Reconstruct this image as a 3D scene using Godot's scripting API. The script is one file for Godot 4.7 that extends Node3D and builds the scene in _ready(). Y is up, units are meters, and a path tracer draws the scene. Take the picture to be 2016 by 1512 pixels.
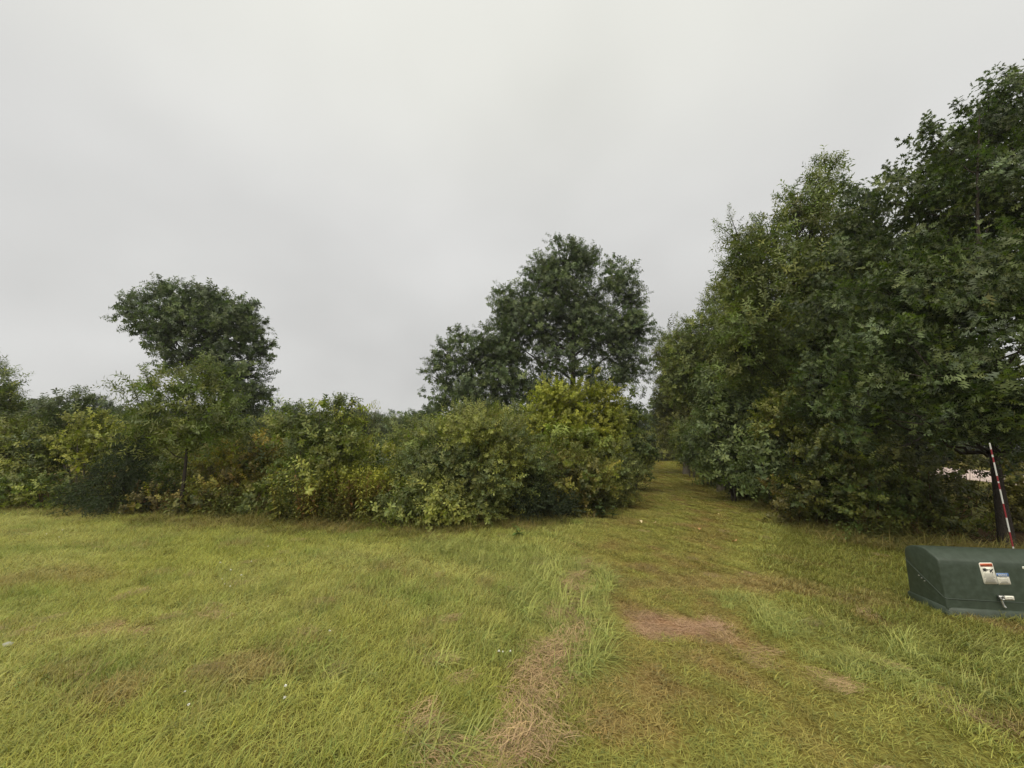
extends Node3D
# A mown field and grass track between hedgerow and oaks under an overcast sky.
# Metres, y up; the camera stands at the origin and looks along -z.

var M := {}
var twig := {}
var taken := {}
var rough_noise := FastNoiseLite.new()
var patch_noise := FastNoiseLite.new()
var gap_noise := FastNoiseLite.new()

# ---------------------------------------------------------------- small helpers
func numbered(called: String) -> String:
	var n: int = taken.get(called, 0)
	taken[called] = n + 1
	return called if n == 0 else "%s_%03d" % [called, n]

func tag(o: Node, label := "", category := "", group := "", kind := "") -> Node:
	if label: o.set_meta("label", label)
	if category: o.set_meta("category", category)
	if group: o.set_meta("group", group)
	if kind: o.set_meta("kind", kind)
	return o

func base(called: String, where: Vector3, turn := 0.0) -> Node3D:
	var o := Node3D.new()
	o.name = numbered(called)
	add_child(o, true)
	o.position = where
	o.rotation.y = turn
	return o

func put(mesh: Mesh, called: String, material: Material, parent: Node = null) -> MeshInstance3D:
	var o := MeshInstance3D.new()
	o.mesh = mesh
	o.material_override = material
	if parent == null:
		o.name = numbered(called)
		add_child(o, true)
	else:
		o.name = called
		parent.add_child(o, true)
	return o

func mat(color: Color, rough := 0.8, metal := 0.0) -> StandardMaterial3D:
	var m := StandardMaterial3D.new()
	m.albedo_color = color.linear_to_srgb()
	m.roughness = rough
	m.metallic = metal
	return m

func begin() -> SurfaceTool:
	var st := SurfaceTool.new()
	st.begin(Mesh.PRIMITIVE_TRIANGLES)
	return st

func done(st: SurfaceTool, smooth := false) -> ArrayMesh:
	if smooth: st.index()
	st.generate_normals()
	return st.commit()

func tri(st: SurfaceTool, a: Vector3, b: Vector3, c: Vector3) -> void:
	st.add_vertex(a); st.add_vertex(b); st.add_vertex(c)

func quad(st: SurfaceTool, a: Vector3, b: Vector3, c: Vector3, d: Vector3) -> void:
	tri(st, a, b, c); tri(st, a, c, d)

func side_axis(dir: Vector3) -> Vector3:
	var s := dir.cross(Vector3.UP if absf(dir.y) < 0.95 else Vector3.RIGHT)
	return s.normalized()

func tube(st: SurfaceTool, pts: Array, radii: Array, sides := 6) -> void:
	var rings := []
	for i in pts.size():
		var d: Vector3 = (pts[mini(i + 1, pts.size() - 1)] - pts[maxi(i - 1, 0)]).normalized()
		var s := side_axis(d)
		var t := d.cross(s)
		var ring := PackedVector3Array()
		for k in sides:
			var a := TAU * k / sides
			ring.append(pts[i] + (s * cos(a) + t * sin(a)) * radii[i])
		rings.append(ring)
	for i in pts.size() - 1:
		for k in sides:
			var n := (k + 1) % sides
			quad(st, rings[i][k], rings[i + 1][k], rings[i + 1][n], rings[i][n])

func box(st: SurfaceTool, c: Vector3, s: Vector3, b := Basis()) -> void:
	var p := []
	for x in [-1, 1]:
		for y in [-1, 1]:
			for z in [-1, 1]:
				p.append(c + b * (Vector3(x, y, z) * s * 0.5))
	for f in [[0, 1, 3, 2], [4, 6, 7, 5], [0, 4, 5, 1], [2, 3, 7, 6], [0, 2, 6, 4], [1, 5, 7, 3]]:
		quad(st, p[f[3]], p[f[2]], p[f[1]], p[f[0]])

func rnd_dir(r: RandomNumberGenerator) -> Vector3:
	var y := r.randf_range(-1.0, 1.0)
	var a := r.randf() * TAU
	var q := sqrt(1.0 - y * y)
	return Vector3(q * cos(a), y, q * sin(a))

# ---------------------------------------------------------------- leaves and twigs
# outlines: pairs of (place along the midrib, half width), both in leaf lengths
const OVAL := [[0.0, 0.01], [0.25, 0.2], [0.5, 0.26], [0.78, 0.15], [1.0, 0.0]]
const SLIM := [[0.0, 0.01], [0.3, 0.13], [0.6, 0.14], [1.0, 0.0]]
const BROAD := [[0.0, 0.03], [0.1, 0.3], [0.32, 0.44], [0.45, 0.28], [0.62, 0.3], [1.0, 0.0]]
const OAK := [[0.0, 0.012], [0.16, 0.03], [0.3, 0.26], [0.34, 0.07], [0.58, 0.36], [0.56, 0.08], [0.82, 0.3], [0.78, 0.09], [1.0, 0.0]]

func leaf(st: SurfaceTool, at: Vector3, dir: Vector3, up: Vector3, length: float, outline: Array, tint: Color, curl := 0.2, fold := 0.25) -> void:
	var s := dir.cross(up).normalized()
	var n := s.cross(dir).normalized()
	st.set_color(tint)
	for i in outline.size() - 1:
		var a: Array = outline[i]
		var b: Array = outline[i + 1]
		var ma: Vector3 = at + (dir * a[0] - n * curl * a[0] * a[0]) * length
		var mb: Vector3 = at + (dir * b[0] - n * curl * b[0] * b[0]) * length
		for k in [-1.0, 1.0]:
			var pa: Vector3 = ma + (s * k + n * fold) * a[1] * length
			var pb: Vector3 = mb + (s * k + n * fold) * b[1] * length
			if k > 0:
				tri(st, ma, pb, pa)
				if b[1] > 0.0: tri(st, ma, mb, pb)
			else:
				tri(st, ma, pa, pb)
				if b[1] > 0.0: tri(st, ma, pb, mb)

# a twig along +y from the origin; its leaves stand out round it
func make_twig(n: int, length: float, leaf_length: float, outline: Array, spread: float, key: int) -> ArrayMesh:
	var r := RandomNumberGenerator.new()
	r.seed = key
	var st := begin()
	st.set_color(Color(0.9, 0.7, 0.55))
	var w := 0.0025 + length * 0.006
	for k in 3:
		var a0 := TAU * k / 3.0
		var a1 := TAU * (k + 1) / 3.0
		tri(st, Vector3(cos(a0) * w, 0, sin(a0) * w), Vector3(0, length, 0), Vector3(cos(a1) * w, 0, sin(a1) * w))
	for i in n:
		var f := (i + 0.6) / n
		var a := i * 2.4 + r.randf_range(-0.5, 0.5)
		var out := Vector3(cos(a), 0, sin(a))
		var rise := r.randf_range(0.05, 0.7) * (1.0 - spread) + f * 0.5
		var d := (out + Vector3.UP * rise + rnd_dir(r) * 0.25).normalized()
		var up := (Vector3.UP - out * 0.4 + rnd_dir(r) * 0.35).normalized()
		var g := r.randf_range(0.6, 1.45)
		var y := r.randf_range(-0.12, 0.2)
		if outline == OAK and i % 5 == 2: g *= 1.7
		leaf(st, Vector3(0, length * f, 0) + out * leaf_length * 0.12, d, up, leaf_length * r.randf_range(0.7, 1.15), outline, Color(g * (1.0 + y), g * (1.0 + y * 0.4), g * (1.0 - y)), r.randf_range(0.0, 0.4), r.randf_range(0.1, 0.45))
	return done(st)

func make_spruce_twig() -> ArrayMesh:
	var r := RandomNumberGenerator.new()
	r.seed = 77
	var st := begin()
	for b in 7:
		var o := Vector3(0, 0.3 * b / 7.0, 0)
		var d := Vector3.UP if b == 6 else (Vector3([-1.0, 1.0][b % 2], 0.75, r.randf_range(-0.25, 0.25))).normalized()
		var l := 0.12 if b == 6 else 0.2 - b * 0.018
		var s := side_axis(d)
		for i in 16:
			var f := i / 16.0
			var q := d.rotated(s.rotated(d, r.randf() * TAU), 0.8)
			var g := r.randf_range(0.7, 1.3)
			st.set_color(Color(g, g, g * r.randf_range(0.85, 1.2)))
			var p := o + d * l * f
			var w := q.cross(rnd_dir(r)).normalized() * 0.005
			tri(st, p - w, p + q * 0.032, p + w)
	return done(st)

func make_herb(tall: float, n: int, leaf_length: float, outline: Array, key: int, plume := 0) -> ArrayMesh:
	var r := RandomNumberGenerator.new()
	r.seed = key
	var st := begin()
	for s in 5:
		var foot := Vector3(r.randf_range(-0.12, 0.12), 0, r.randf_range(-0.12, 0.12))
		var lean := Vector3(r.randf_range(-0.3, 0.3), 1, r.randf_range(-0.3, 0.3)).normalized()
		var h := tall * r.randf_range(0.65, 1.1)
		st.set_color(Color(1.0, 0.75, 0.6))
		tube(st, [foot, foot + lean * h], [0.005, 0.002], 3)
		for i in n:
			var f := 0.15 + 0.85 * (i + r.randf()) / n
			var a := i * 2.4
			var out := Vector3(cos(a), r.randf_range(-0.2, 0.5), sin(a)).normalized()
			var g := r.randf_range(0.7, 1.3)
			var y := r.randf_range(-0.1, 0.5) * (1.0 - f)
			leaf(st, foot + lean * h * f, out, Vector3.UP, leaf_length * (1.1 - 0.5 * f), outline, Color(g * (1 + y), g, g * (1 - y)), r.randf_range(0.1, 0.6))
		for i in plume:
			var a := r.randf() * TAU
			var f := r.randf()
			var p := foot + lean * h * (1.0 + 0.12 * f) + Vector3(cos(a), 0, sin(a)) * 0.05 * (1.2 - f)
			st.set_color(Color(1.5, 1.3, 0.8) * r.randf_range(0.7, 1.2))
			tri(st, p, p + rnd_dir(r) * 0.03, p + rnd_dir(r) * 0.03)
	return done(st)

# ---------------------------------------------------------------- grass patches
func blade(st: SurfaceTool, foot: Vector3, dir: Vector3, length: float, width: float, bend: float, tint: Color, segs := 3) -> void:
	var flat := Vector3(dir.x, 0, dir.z).normalized() if Vector2(dir.x, dir.z).length() > 0.01 else Vector3.RIGHT
	var s := flat.cross(Vector3.UP).normalized().rotated(Vector3.UP, 0.35)
	st.set_color(tint)
	var p := foot
	var d := dir
	var w := width
	for i in segs:
		d = (d + (flat * 0.9 - Vector3.UP * 0.75) * bend / segs * (0.5 + i)).normalized()
		var q := p + d * length / segs
		if q.y < 0.004: q.y = 0.004 + 0.01 * (i + 1)
		var v := width * (1.0 - pow(float(i + 1) / segs, 1.6))
		if i == segs - 1:
			tri(st, p - s * w, q, p + s * w)
		else:
			quad(st, p - s * w, q - s * v, q + s * v, p + s * w)
		p = q
		w = v

func make_grass(key: int, n: int, radius: float, tall: float, width: float, bend: float, flow: Vector3, dry: float) -> ArrayMesh:
	var r := RandomNumberGenerator.new()
	r.seed = key
	var st := begin()
	for i in n:
		var a := r.randf() * TAU
		var q := radius * sqrt(r.randf())
		var foot := Vector3(cos(a) * q, 0, sin(a) * q)
		var dir := (Vector3.UP + rnd_dir(r) * 0.75 + flow * r.randf_range(0.5, 1.2)).normalized()
		if dir.y < 0.1: dir.y = 0.2
		var g := r.randf_range(0.5, 1.5)
		var tint := Color(g, g, g)
		if r.randf() < dry:
			tint = Color(1.5, 1.15, 2.0) * r.randf_range(0.8, 1.4)
		else:
			var y := r.randf_range(-0.22, 0.2)
			tint = Color(g * (1 + y), g, g * (1 - y))
		blade(st, foot, dir.normalized(), tall * r.randf_range(0.45, 1.15), width * r.randf_range(0.7, 1.3), bend * r.randf_range(0.3, 1.5), tint)
	return done(st)

func make_straw(key: int, n: int, radius: float, length: float, lift: float) -> ArrayMesh:
	var r := RandomNumberGenerator.new()
	r.seed = key
	var st := begin()
	for i in n:
		var a := r.randf() * TAU
		var q := radius * sqrt(r.randf())
		var foot := Vector3(cos(a) * q, r.randf_range(0.005, lift), sin(a) * q)
		var t := r.randf_range(-0.9, 0.9) + (PI if r.randf() < 0.5 else 0.0)
		var d := Vector3(cos(t), r.randf_range(-0.15, 0.25), sin(t)).normalized()
		var g := r.randf_range(0.55, 1.35)
		st.set_color(Color(g, g * r.randf_range(0.9, 1.06), g * r.randf_range(0.8, 1.1)))
		var w := d.cross(Vector3.UP).normalized() * r.randf_range(0.0006, 0.0015) + Vector3.UP * r.randf_range(-0.0006, 0.0006)
		var l := length * r.randf_range(0.25, 1.25)
		var bow := Vector3(-d.z, 0, d.x) * r.randf_range(-0.12, 0.12) * l
		var m := foot + d * l * 0.5 + bow + Vector3.UP * r.randf_range(-0.004, 0.012)
		var e := foot + d * l
		quad(st, foot - w, m - w, m + w, foot + w)
		quad(st, m - w, e - w * 0.4, e + w * 0.4, m + w)
	return done(st)

class Scatter:
	var floats := PackedFloat32Array()
	func add(b: Basis, o: Vector3, c: Color) -> void:
		floats.append_array(PackedFloat32Array([b.x.x, b.y.x, b.z.x, o.x, b.x.y, b.y.y, b.z.y, o.y, b.x.z, b.y.z, b.z.z, o.z, c.r, c.g, c.b, 1.0]))
	func count() -> int:
		return floats.size() / 16

func scatter(s: Scatter, mesh: Mesh, called: String, material: Material, parent: Node = null) -> MultiMeshInstance3D:
	var mm := MultiMesh.new()
	mm.transform_format = MultiMesh.TRANSFORM_3D
	mm.use_colors = true
	mm.mesh = mesh
	mm.instance_count = s.count()
	mm.buffer = s.floats
	var o := MultiMeshInstance3D.new()
	o.multimesh = mm
	o.material_override = material
	if parent == null:
		o.name = numbered(called)
		add_child(o, true)
	else:
		o.name = called
		parent.add_child(o, true)
	return o

# ---------------------------------------------------------------- the lie of the land
func ground_y(x: float, z: float) -> float:
	var fade := clampf(1.0 - (absf(z) - 50.0) / 40.0, 0.0, 1.0)
	return rough_noise.get_noise_2d(x * 3.0, z * 3.0) * 0.05 * fade + rough_noise.get_noise_2d(x * 14.0, z * 14.0) * 0.014 * fade

const TRACK := [[1.2, -2.0, 1.0], [1.55, -4.5, 1.0], [2.5, -7.0, 1.25], [4.1, -10.2, 1.75], [6.9, -17.5, 1.8], [13.6, -34.0, 1.7], [17.0, -43.0, 1.7]]

# -1 on the middle of the mown track, 0 at its edge, growing outwards; negative side_of = left of it
func track(x: float, z: float) -> Vector2:
	var best := Vector2(1e9, 0)
	for i in TRACK.size() - 1:
		var a := Vector2(TRACK[i][0], TRACK[i][1])
		var b := Vector2(TRACK[i + 1][0], TRACK[i + 1][1])
		var p := Vector2(x, z)
		var t := clampf((p - a).dot(b - a) / (b - a).length_squared(), 0.0, 1.0)
		var q := a.lerp(b, t)
		var half: float = lerpf(TRACK[i][2], TRACK[i + 1][2], t)
		var d := p.distance_to(q) / half - 1.0
		if d < best.x: best = Vector2(d, signf((p - q).x))
	return best

func spot(x: float, z: float, cx: float, cz: float, rx: float, rz: float, turn := 0.0) -> float:
	var p := Vector2(x - cx, z - cz).rotated(turn)
	p += Vector2(patch_noise.get_noise_2d(x * 9, z * 9), patch_noise.get_noise_2d(z * 9 + 50, x * 9)) * 0.7 * minf(rx, rz)
	return 1.0 - smoothstep(0.6, 1.15, Vector2(p.x / rx, p.y / rz).length())

func strip(x: float, z: float, pts: Array) -> float:
	var best := 0.0
	var p := Vector2(x, z) + Vector2(patch_noise.get_noise_2d(x * 12, z * 12), patch_noise.get_noise_2d(z * 12 + 90, x * 12)) * 0.18
	for i in pts.size() - 1:
		var a := Vector2(pts[i][0], pts[i][1])
		var b := Vector2(pts[i + 1][0], pts[i + 1][1])
		var t := clampf((p - a).dot(b - a) / (b - a).length_squared(), 0.0, 1.0)
		var w: float = lerpf(pts[i][2], pts[i + 1][2], t)
		best = maxf(best, 1.0 - smoothstep(0.55, 1.1, p.distance_to(a.lerp(b, t)) / w))
	return best

const HAY := [[0.95, -5.6, 0.1], [0.75, -4.9, 0.1], [0.55, -3.95, 0.1], [0.36, -3.35, 0.16], [0.19, -2.75, 0.17], [0.11, -2.45, 0.13], [-0.06, -2.2, 0.1], [-0.35, -2.05, 0.09]]
const LUSH := [[-1.2, -6.4, 0.5], [0.1, -5.7, 0.75], [0.72, -4.9, 0.55], [0.45, -4.2, 0.6], [0.5, -3.5, 0.32], [0.5, -2.9, 0.12]]
const LUSH_SIDE := [[2.15, -4.2, 0.25], [2.3, -3.9, 0.3], [2.6, -3.2, 0.55], [3.4, -2.9, 0.5], [4.4, -2.6, 0.5]]
const WISPS := [[1.75, -3.6, 0.14], [1.85, -3.0, 0.2], [2.3, -2.75, 0.16], [2.75, -2.5, 0.12]]

# what grows at a place: colour (linear), height and the shares of dead and lush growth
func growth(x: float, z: float) -> Dictionary:
	var tr := track(x, z)
	var n1 := patch_noise.get_noise_2d(x * 2.2, z * 2.2)
	var n2 := patch_noise.get_noise_2d(x * 7.0 + 300.0, z * 7.0)
	var n3 := patch_noise.get_noise_2d(x * 20.0 - 90.0, z * 20.0)
	var c := FIELD.lerp(FIELD_PALE, clampf(0.5 + n1 * 1.1 + n2 * 0.5, 0, 1))
	c = c.lerp(FIELD_GREEN, clampf(n2 * 1.5 + n3 * 0.9 - 0.05, 0, 0.8))
	var h := 1.0 + n2 * 0.25
	var on_track := 1.0 - smoothstep(-0.15, 0.25, tr.x + n2 * 0.25)
	var wheel := 1.0 - smoothstep(0.1, 0.3, absf(absf(tr.x + 1.0) - 0.5))
	c = c.lerp(TRACK_GREEN.lerp(TRACK_BROWN, clampf(0.12 + n2 * 0.9 + n3 * 0.6 + wheel * 0.4, 0, 1)), on_track * 0.9)
	h = lerpf(h, 0.42, on_track)
	if tr.y > 0.0:
		var out := smoothstep(0.1, 0.5, tr.x)
		c = c.lerp(VERGE, out * 0.75)
		h = lerpf(h, 0.85, out)
	# rusty and pinkish seed heads, bare thatch
	var rust := clampf(n3 * 1.6 + n2 * 1.1 - 0.5, 0, 0.6)
	rust = maxf(rust, 0.45 * spot(x, z, -5.2, -4.9, 0.8, 0.45))
	rust = maxf(rust, 0.65 * spot(x, z, -1.75, -2.95, 0.3, 0.22))
	rust = maxf(rust, 0.6 * spot(x, z, -2.4, -2.7, 0.3, 0.2))
	rust = maxf(rust, 0.45 * spot(x, z, 0.85, -2.75, 0.22, 0.25))
	rust = maxf(rust, 0.5 * spot(x, z, 1.75, -4.7, 0.7, 0.3))
	rust = maxf(rust, 0.6 * spot(x, z, 2.9, -4.6, 0.5, 0.3))
	c = c.lerp(RUST, rust)
	var dead := spot(x, z, 1.27, -3.75, 0.34, 0.36)
	dead = maxf(dead, spot(x, z, 1.55, -3.65, 0.36, 0.24, 0.3))
	dead = maxf(dead, 0.6 * spot(x, z, 1.82, -3.4, 0.2, 0.1, 0.35))
	dead = maxf(dead, 0.3 * spot(x, z, 2.6, -4.9, 0.45, 0.25))
	dead = maxf(dead, 0.6 * spot(x, z, -3.3, -3.5, 0.45, 0.16))
	dead = maxf(dead, 0.7 * spot(x, z, 4.6, -3.45, 0.6, 0.22, -0.1))
	dead = maxf(dead, 0.35 * spot(x, z, 3.45, -4.2, 0.35, 0.3))
	var hay := maxf(strip(x, z, HAY), 0.18 * strip(x, z, WISPS))
	hay = maxf(hay, 0.9 * spot(x, z, 0.42, -3.85, 0.1, 0.1))
	hay = maxf(hay, 0.6 * spot(x, z, -0.47, -2.42, 0.07, 0.15))
	hay = maxf(hay, 0.35 * spot(x, z, 1.1, -5.0, 0.3, 0.25))
	var lush := strip(x, z, LUSH)
	lush = maxf(lush, 0.8 * spot(x, z, -0.28, -2.28, 0.28, 0.2))
	lush = maxf(lush, 0.5 * spot(x, z, -0.55, -3.1, 0.22, 0.15))
	lush = maxf(lush, 0.35 * spot(x, z, -1.1, -2.8, 0.22, 0.12))
	lush = maxf(lush, 0.5 * strip(x, z, LUSH_SIDE))
	return {"color": c, "height": h, "dead": dead, "hay": hay, "lush": lush, "track": on_track}

const FIELD := Color(0.36, 0.372, 0.085)
const FIELD_PALE := Color(0.44, 0.43, 0.14)
const FIELD_GREEN := Color(0.24, 0.32, 0.062)
const TRACK_GREEN := Color(0.335, 0.335, 0.085)
const TRACK_BROWN := Color(0.35, 0.275, 0.09)
const VERGE := Color(0.2, 0.205, 0.045)
const RUST := Color(0.38, 0.265, 0.125)
const LUSH_C := Color(0.32, 0.35, 0.095)
const DEAD := Color(0.43, 0.28, 0.165)
const HAY_C := Color(0.46, 0.33, 0.165)
const SOIL := Color(0.1, 0.07, 0.035)

# ---------------------------------------------------------------- plants
# kinds: twig, twig area (m2 of leaf), twigs per clump, clump radius, droop, colour, second colour, share of the second, bark
var kinds := {}

func plant(d: Dictionary) -> Node3D:
	var k: Dictionary = kinds[d.k]
	var r := RandomNumberGenerator.new()
	r.seed = hash(d.l)
	var at: Vector3 = d.at
	at.y = ground_y(at.x, at.z) - 0.03
	var root := base(d.n, at)
	tag(root, d.l, d.c, d.get("g", ""))
	var lobes: Array = d.lobes
	var size: float = d.get("size", 1.0)
	var col: Color = d.get("color", k.color)
	var col2: Color = d.get("color2", k.color2)
	var share2: float = d.get("share2", k.share2)
	var clump_r: float = k.clump * d.get("clump", 1.0)
	var s := Scatter.new()
	var wood := begin()
	var tips := []
	var centre := Vector3.ZERO
	var top := 0.0
	var low := 1e9
	for l in lobes:
		centre += Vector3(l[0], l[1], l[2]) / lobes.size()
		top = maxf(top, l[1] + l[4] * 0.3)
		low = minf(low, l[1] - l[4] * 0.5)
	var near_spots := []
	for l in lobes:
		var c := Vector3(l[0], l[1], l[2])
		var rh: float = l[3]
		var rv: float = l[4]
		var lai: float = 1.9 * d.get("lai", 4.5) * (l[5] if l.size() > 5 else 1.0)
		var twigs := int(lai * PI * rh * rv / (k.area * size * size))
		var clumps := maxi(3, int(twigs / float(k.per) + 0.5))
		for i in clumps:
			var out := rnd_dir(r)
			var reach := pow(r.randf(), 0.42)
			var p := c + Vector3(out.x * rh, out.y * rv, out.z * rh) * reach
			if p.y < 0.08: p.y = r.randf_range(0.08, 0.5)
			var w := p + at
			if gap_noise.get_noise_3d(w.x * k.gap, w.y * k.gap, w.z * k.gap) > k.get("hole", 0.24) + d.get("full", 0.0): continue
			if i % 2 == 0: tips.append([c, p, rh])
			var tone := r.randf_range(0.6, 1.45)
			var mix := share2 * r.randf_range(0.2, 1.8) if r.randf() > 0.25 else 0.0
			var tint := col * (1.2 if d.get("g", "") == "shrubs of the hedgerow" else 1.0)
			if d.get("g", "") == "shrubs of the hedgerow":
				var wn := patch_noise.get_noise_3d(w.x * 6.0, w.y * 9.0, w.z * 6.0) * 3.2
				tint = tint.lerp(Color(0.35, 0.36, 0.075), clampf(wn, 0, 0.65)).lerp(Color(0.07, 0.1, 0.035), clampf(-wn, 0, 0.6))
			var away := (p - c).normalized() if p.distance_to(c) > 0.01 else Vector3.UP
			for j in k.per:
				var off := rnd_dir(r) * clump_r * sqrt(r.randf())
				off.y *= 0.75
				var q := p + off
				if q.y < 0.04: q.y = 0.04 + r.randf() * 0.2
				var axis: Vector3 = (away * 0.7 + off.normalized() * 0.8 + rnd_dir(r) * 0.7 + Vector3.UP * (k.rise - 0.1) + Vector3(0.18, 0, -0.04)).normalized()
				var sd := side_axis(axis).rotated(axis, r.randf() * TAU)
				var z := size * r.randf_range(0.6, 1.3)
				var cc := tint.lerp(col2, clampf(mix + r.randf_range(-0.15, 0.15), 0, 1)) * (tone * r.randf_range(0.75, 1.3))
				s.add(Basis(sd * z, axis * z, sd.cross(axis) * z), q, cc)
				if d.has("leaves") and j % 3 == 0: near_spots.append([q.x * d.face.x + q.z * d.face.z + q.y * 0.15, q, cc])
		# a few long shoots that break the outline
		for i in d.get("shoots", 3):
			var out := rnd_dir(r)
			out.y = absf(out.y) * 0.8 + 0.25
			var tone := r.randf_range(0.8, 1.4)
			var far := r.randf_range(1.15, 1.4)
			for j in 7:
				var q := c + Vector3(out.x * rh, out.y * rv, out.z * rh) * lerpf(0.8, far, j / 6.0) + rnd_dir(r) * 0.05 * size
				var axis: Vector3 = (out + Vector3.UP * 0.5 + rnd_dir(r) * 0.8 + Vector3(0.25, 0, 0)).normalized()
				var sd := side_axis(axis).rotated(axis, r.randf() * TAU)
				var z := size * lerpf(1.0, 0.6, j / 6.0)
				s.add(Basis(sd * z, axis * z, sd.cross(axis) * z), q, col.lerp(col2, share2 * r.randf()) * tone)
			tips.append([c, c + Vector3(out.x * rh, out.y * rv, out.z * rh) * far, rh])
	# wood: trunk(s), a limb to each lobe, boughs to the clumps
	var trunk := begin()
	var tr: float = d.r
	var stems: int = d.get("stems", 1)
	var bend := Vector3(r.randf_range(-0.3, 0.3), 0, r.randf_range(-0.3, 0.3))
	if stems == 1:
		var head := Vector3.ZERO
		for l in lobes:
			if l[1] > head.y: head = Vector3(l[0], l[1], l[2])
		head = Vector3(lerpf(centre.x, head.x, 0.35), head.y * 0.93, lerpf(centre.z, head.z, 0.35))
		top = head.y
		var path := []
		var rad := []
		for i in 8:
			var t := i / 7.0
			path.append(Vector3(head.x * t * t, head.y * t, head.z * t * t) + bend * sin(t * PI) * tr * 4.0)
			rad.append(tr * lerpf(1.0, 0.12, pow(t, 0.8)) * (1.35 if i == 0 else 1.0))
		tube(trunk, path, rad, 9)
		for l in lobes:
			var c := Vector3(l[0], l[1], l[2])
			var t := clampf((c.y - 0.55 * Vector2(c.x, c.z).length() - l[4] * 0.3) / top, 0.2, 0.85)
			var f := Vector3(head.x * t * t, head.y * t, head.z * t * t) + bend * sin(t * PI) * tr * 4.0
			var m := f.lerp(c, 0.5) + Vector3(r.randf_range(-0.15, 0.15), -0.12 * f.distance_to(c) * 0.5, r.randf_range(-0.15, 0.15))
			var q := tr * lerpf(0.42, 0.12, t)
			var w := f.distance_to(c) * 0.07
			tube(wood, [f, f.lerp(m, 0.5) + rnd_dir(r) * w, m, m.lerp(c, 0.5) + rnd_dir(r) * w, c, c + (c - m).normalized() * minf(l[3], l[4]) * 0.5], [q, q * 0.8, q * 0.65, q * 0.5, q * 0.35, q * 0.1], 5)
	else:
		for i in stems:
			var l: Array = lobes[i % lobes.size()]
			var a := r.randf() * TAU
			var f := Vector3(cos(a), 0, sin(a)) * r.randf_range(0.05, 0.3) * minf(1.0, l[3])
			var g := Vector3(l[0], l[1], l[2]) + Vector3(cos(a) * l[3], l[4] * r.randf_range(0.2, 0.9), sin(a) * l[3]) * 0.5
			var fx := Vector3(l[0] * 0.35, 0, l[2] * 0.35) + f
			tube(trunk, [fx, fx.lerp(g, 0.45) + Vector3(0, 0.15, 0), g], [tr, tr * 0.7, tr * 0.2], 5)
	for t in tips:
		var q: float = clampf(tr * 0.12, 0.004, 0.02)
		var from: Vector3 = t[0].lerp(t[1], 0.1) + rnd_dir(r) * t[2] * 0.15
		tube(wood, [from, from.lerp(t[1], 0.55) + rnd_dir(r) * t[2] * 0.08, t[1]], [q, q * 0.7, q * 0.25], 3)
	put(done(trunk, true), "trunk" if stems == 1 else "stems", M[k.bark], root)
	if tips.size() > 0: put(done(wood, true), "branches", M[k.bark], root)
	tag(scatter(s, twig[k.twig], "foliage", M.leaf if not k.get("dull", false) else M.dull_leaf, root), "", "", "", "stuff")
	if d.has("leaves"):
		near_spots.sort_custom(func(a, b): return a[0] > b[0])
		var count: int = mini(d.leaves, near_spots.size())
		for i in count:
			var o: Array = near_spots[i]
			var v := i % 6
			var e := put(twig["leaf%d" % v], "leaf", leaf_tone(o[2], i), root)
			var dir := (Vector3(0.5, -0.5, 0.3) + rnd_dir(r)).normalized()
			var sd := side_axis(dir).rotated(dir, r.randf_range(-1.2, 1.2) + (PI if r.randf() < 0.3 else 0.0))
			var z := r.randf_range(0.85, 1.2)
			e.transform = Transform3D(Basis(sd * z, dir * z, sd.cross(dir) * z), o[1])
	return root

var tones := []
func leaf_tone(c: Color, i: int) -> Material:
	if tones.is_empty():
		for k in 9:
			var m: StandardMaterial3D = M.leaf.duplicate()
			var g: float = [0.75, 0.9, 1.0, 1.1, 1.3, 1.0, 0.85, 1.2, 1.5][k]
			m.albedo_color = Color(0.075 * g * (1.8 if k == 8 else 1.0), 0.1 * g * (1.3 if k == 8 else 1.0), 0.05 * g).linear_to_srgb()
			tones.append(m)
	return tones[8 if i % 19 == 7 else (i * 5) % 8]

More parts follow.
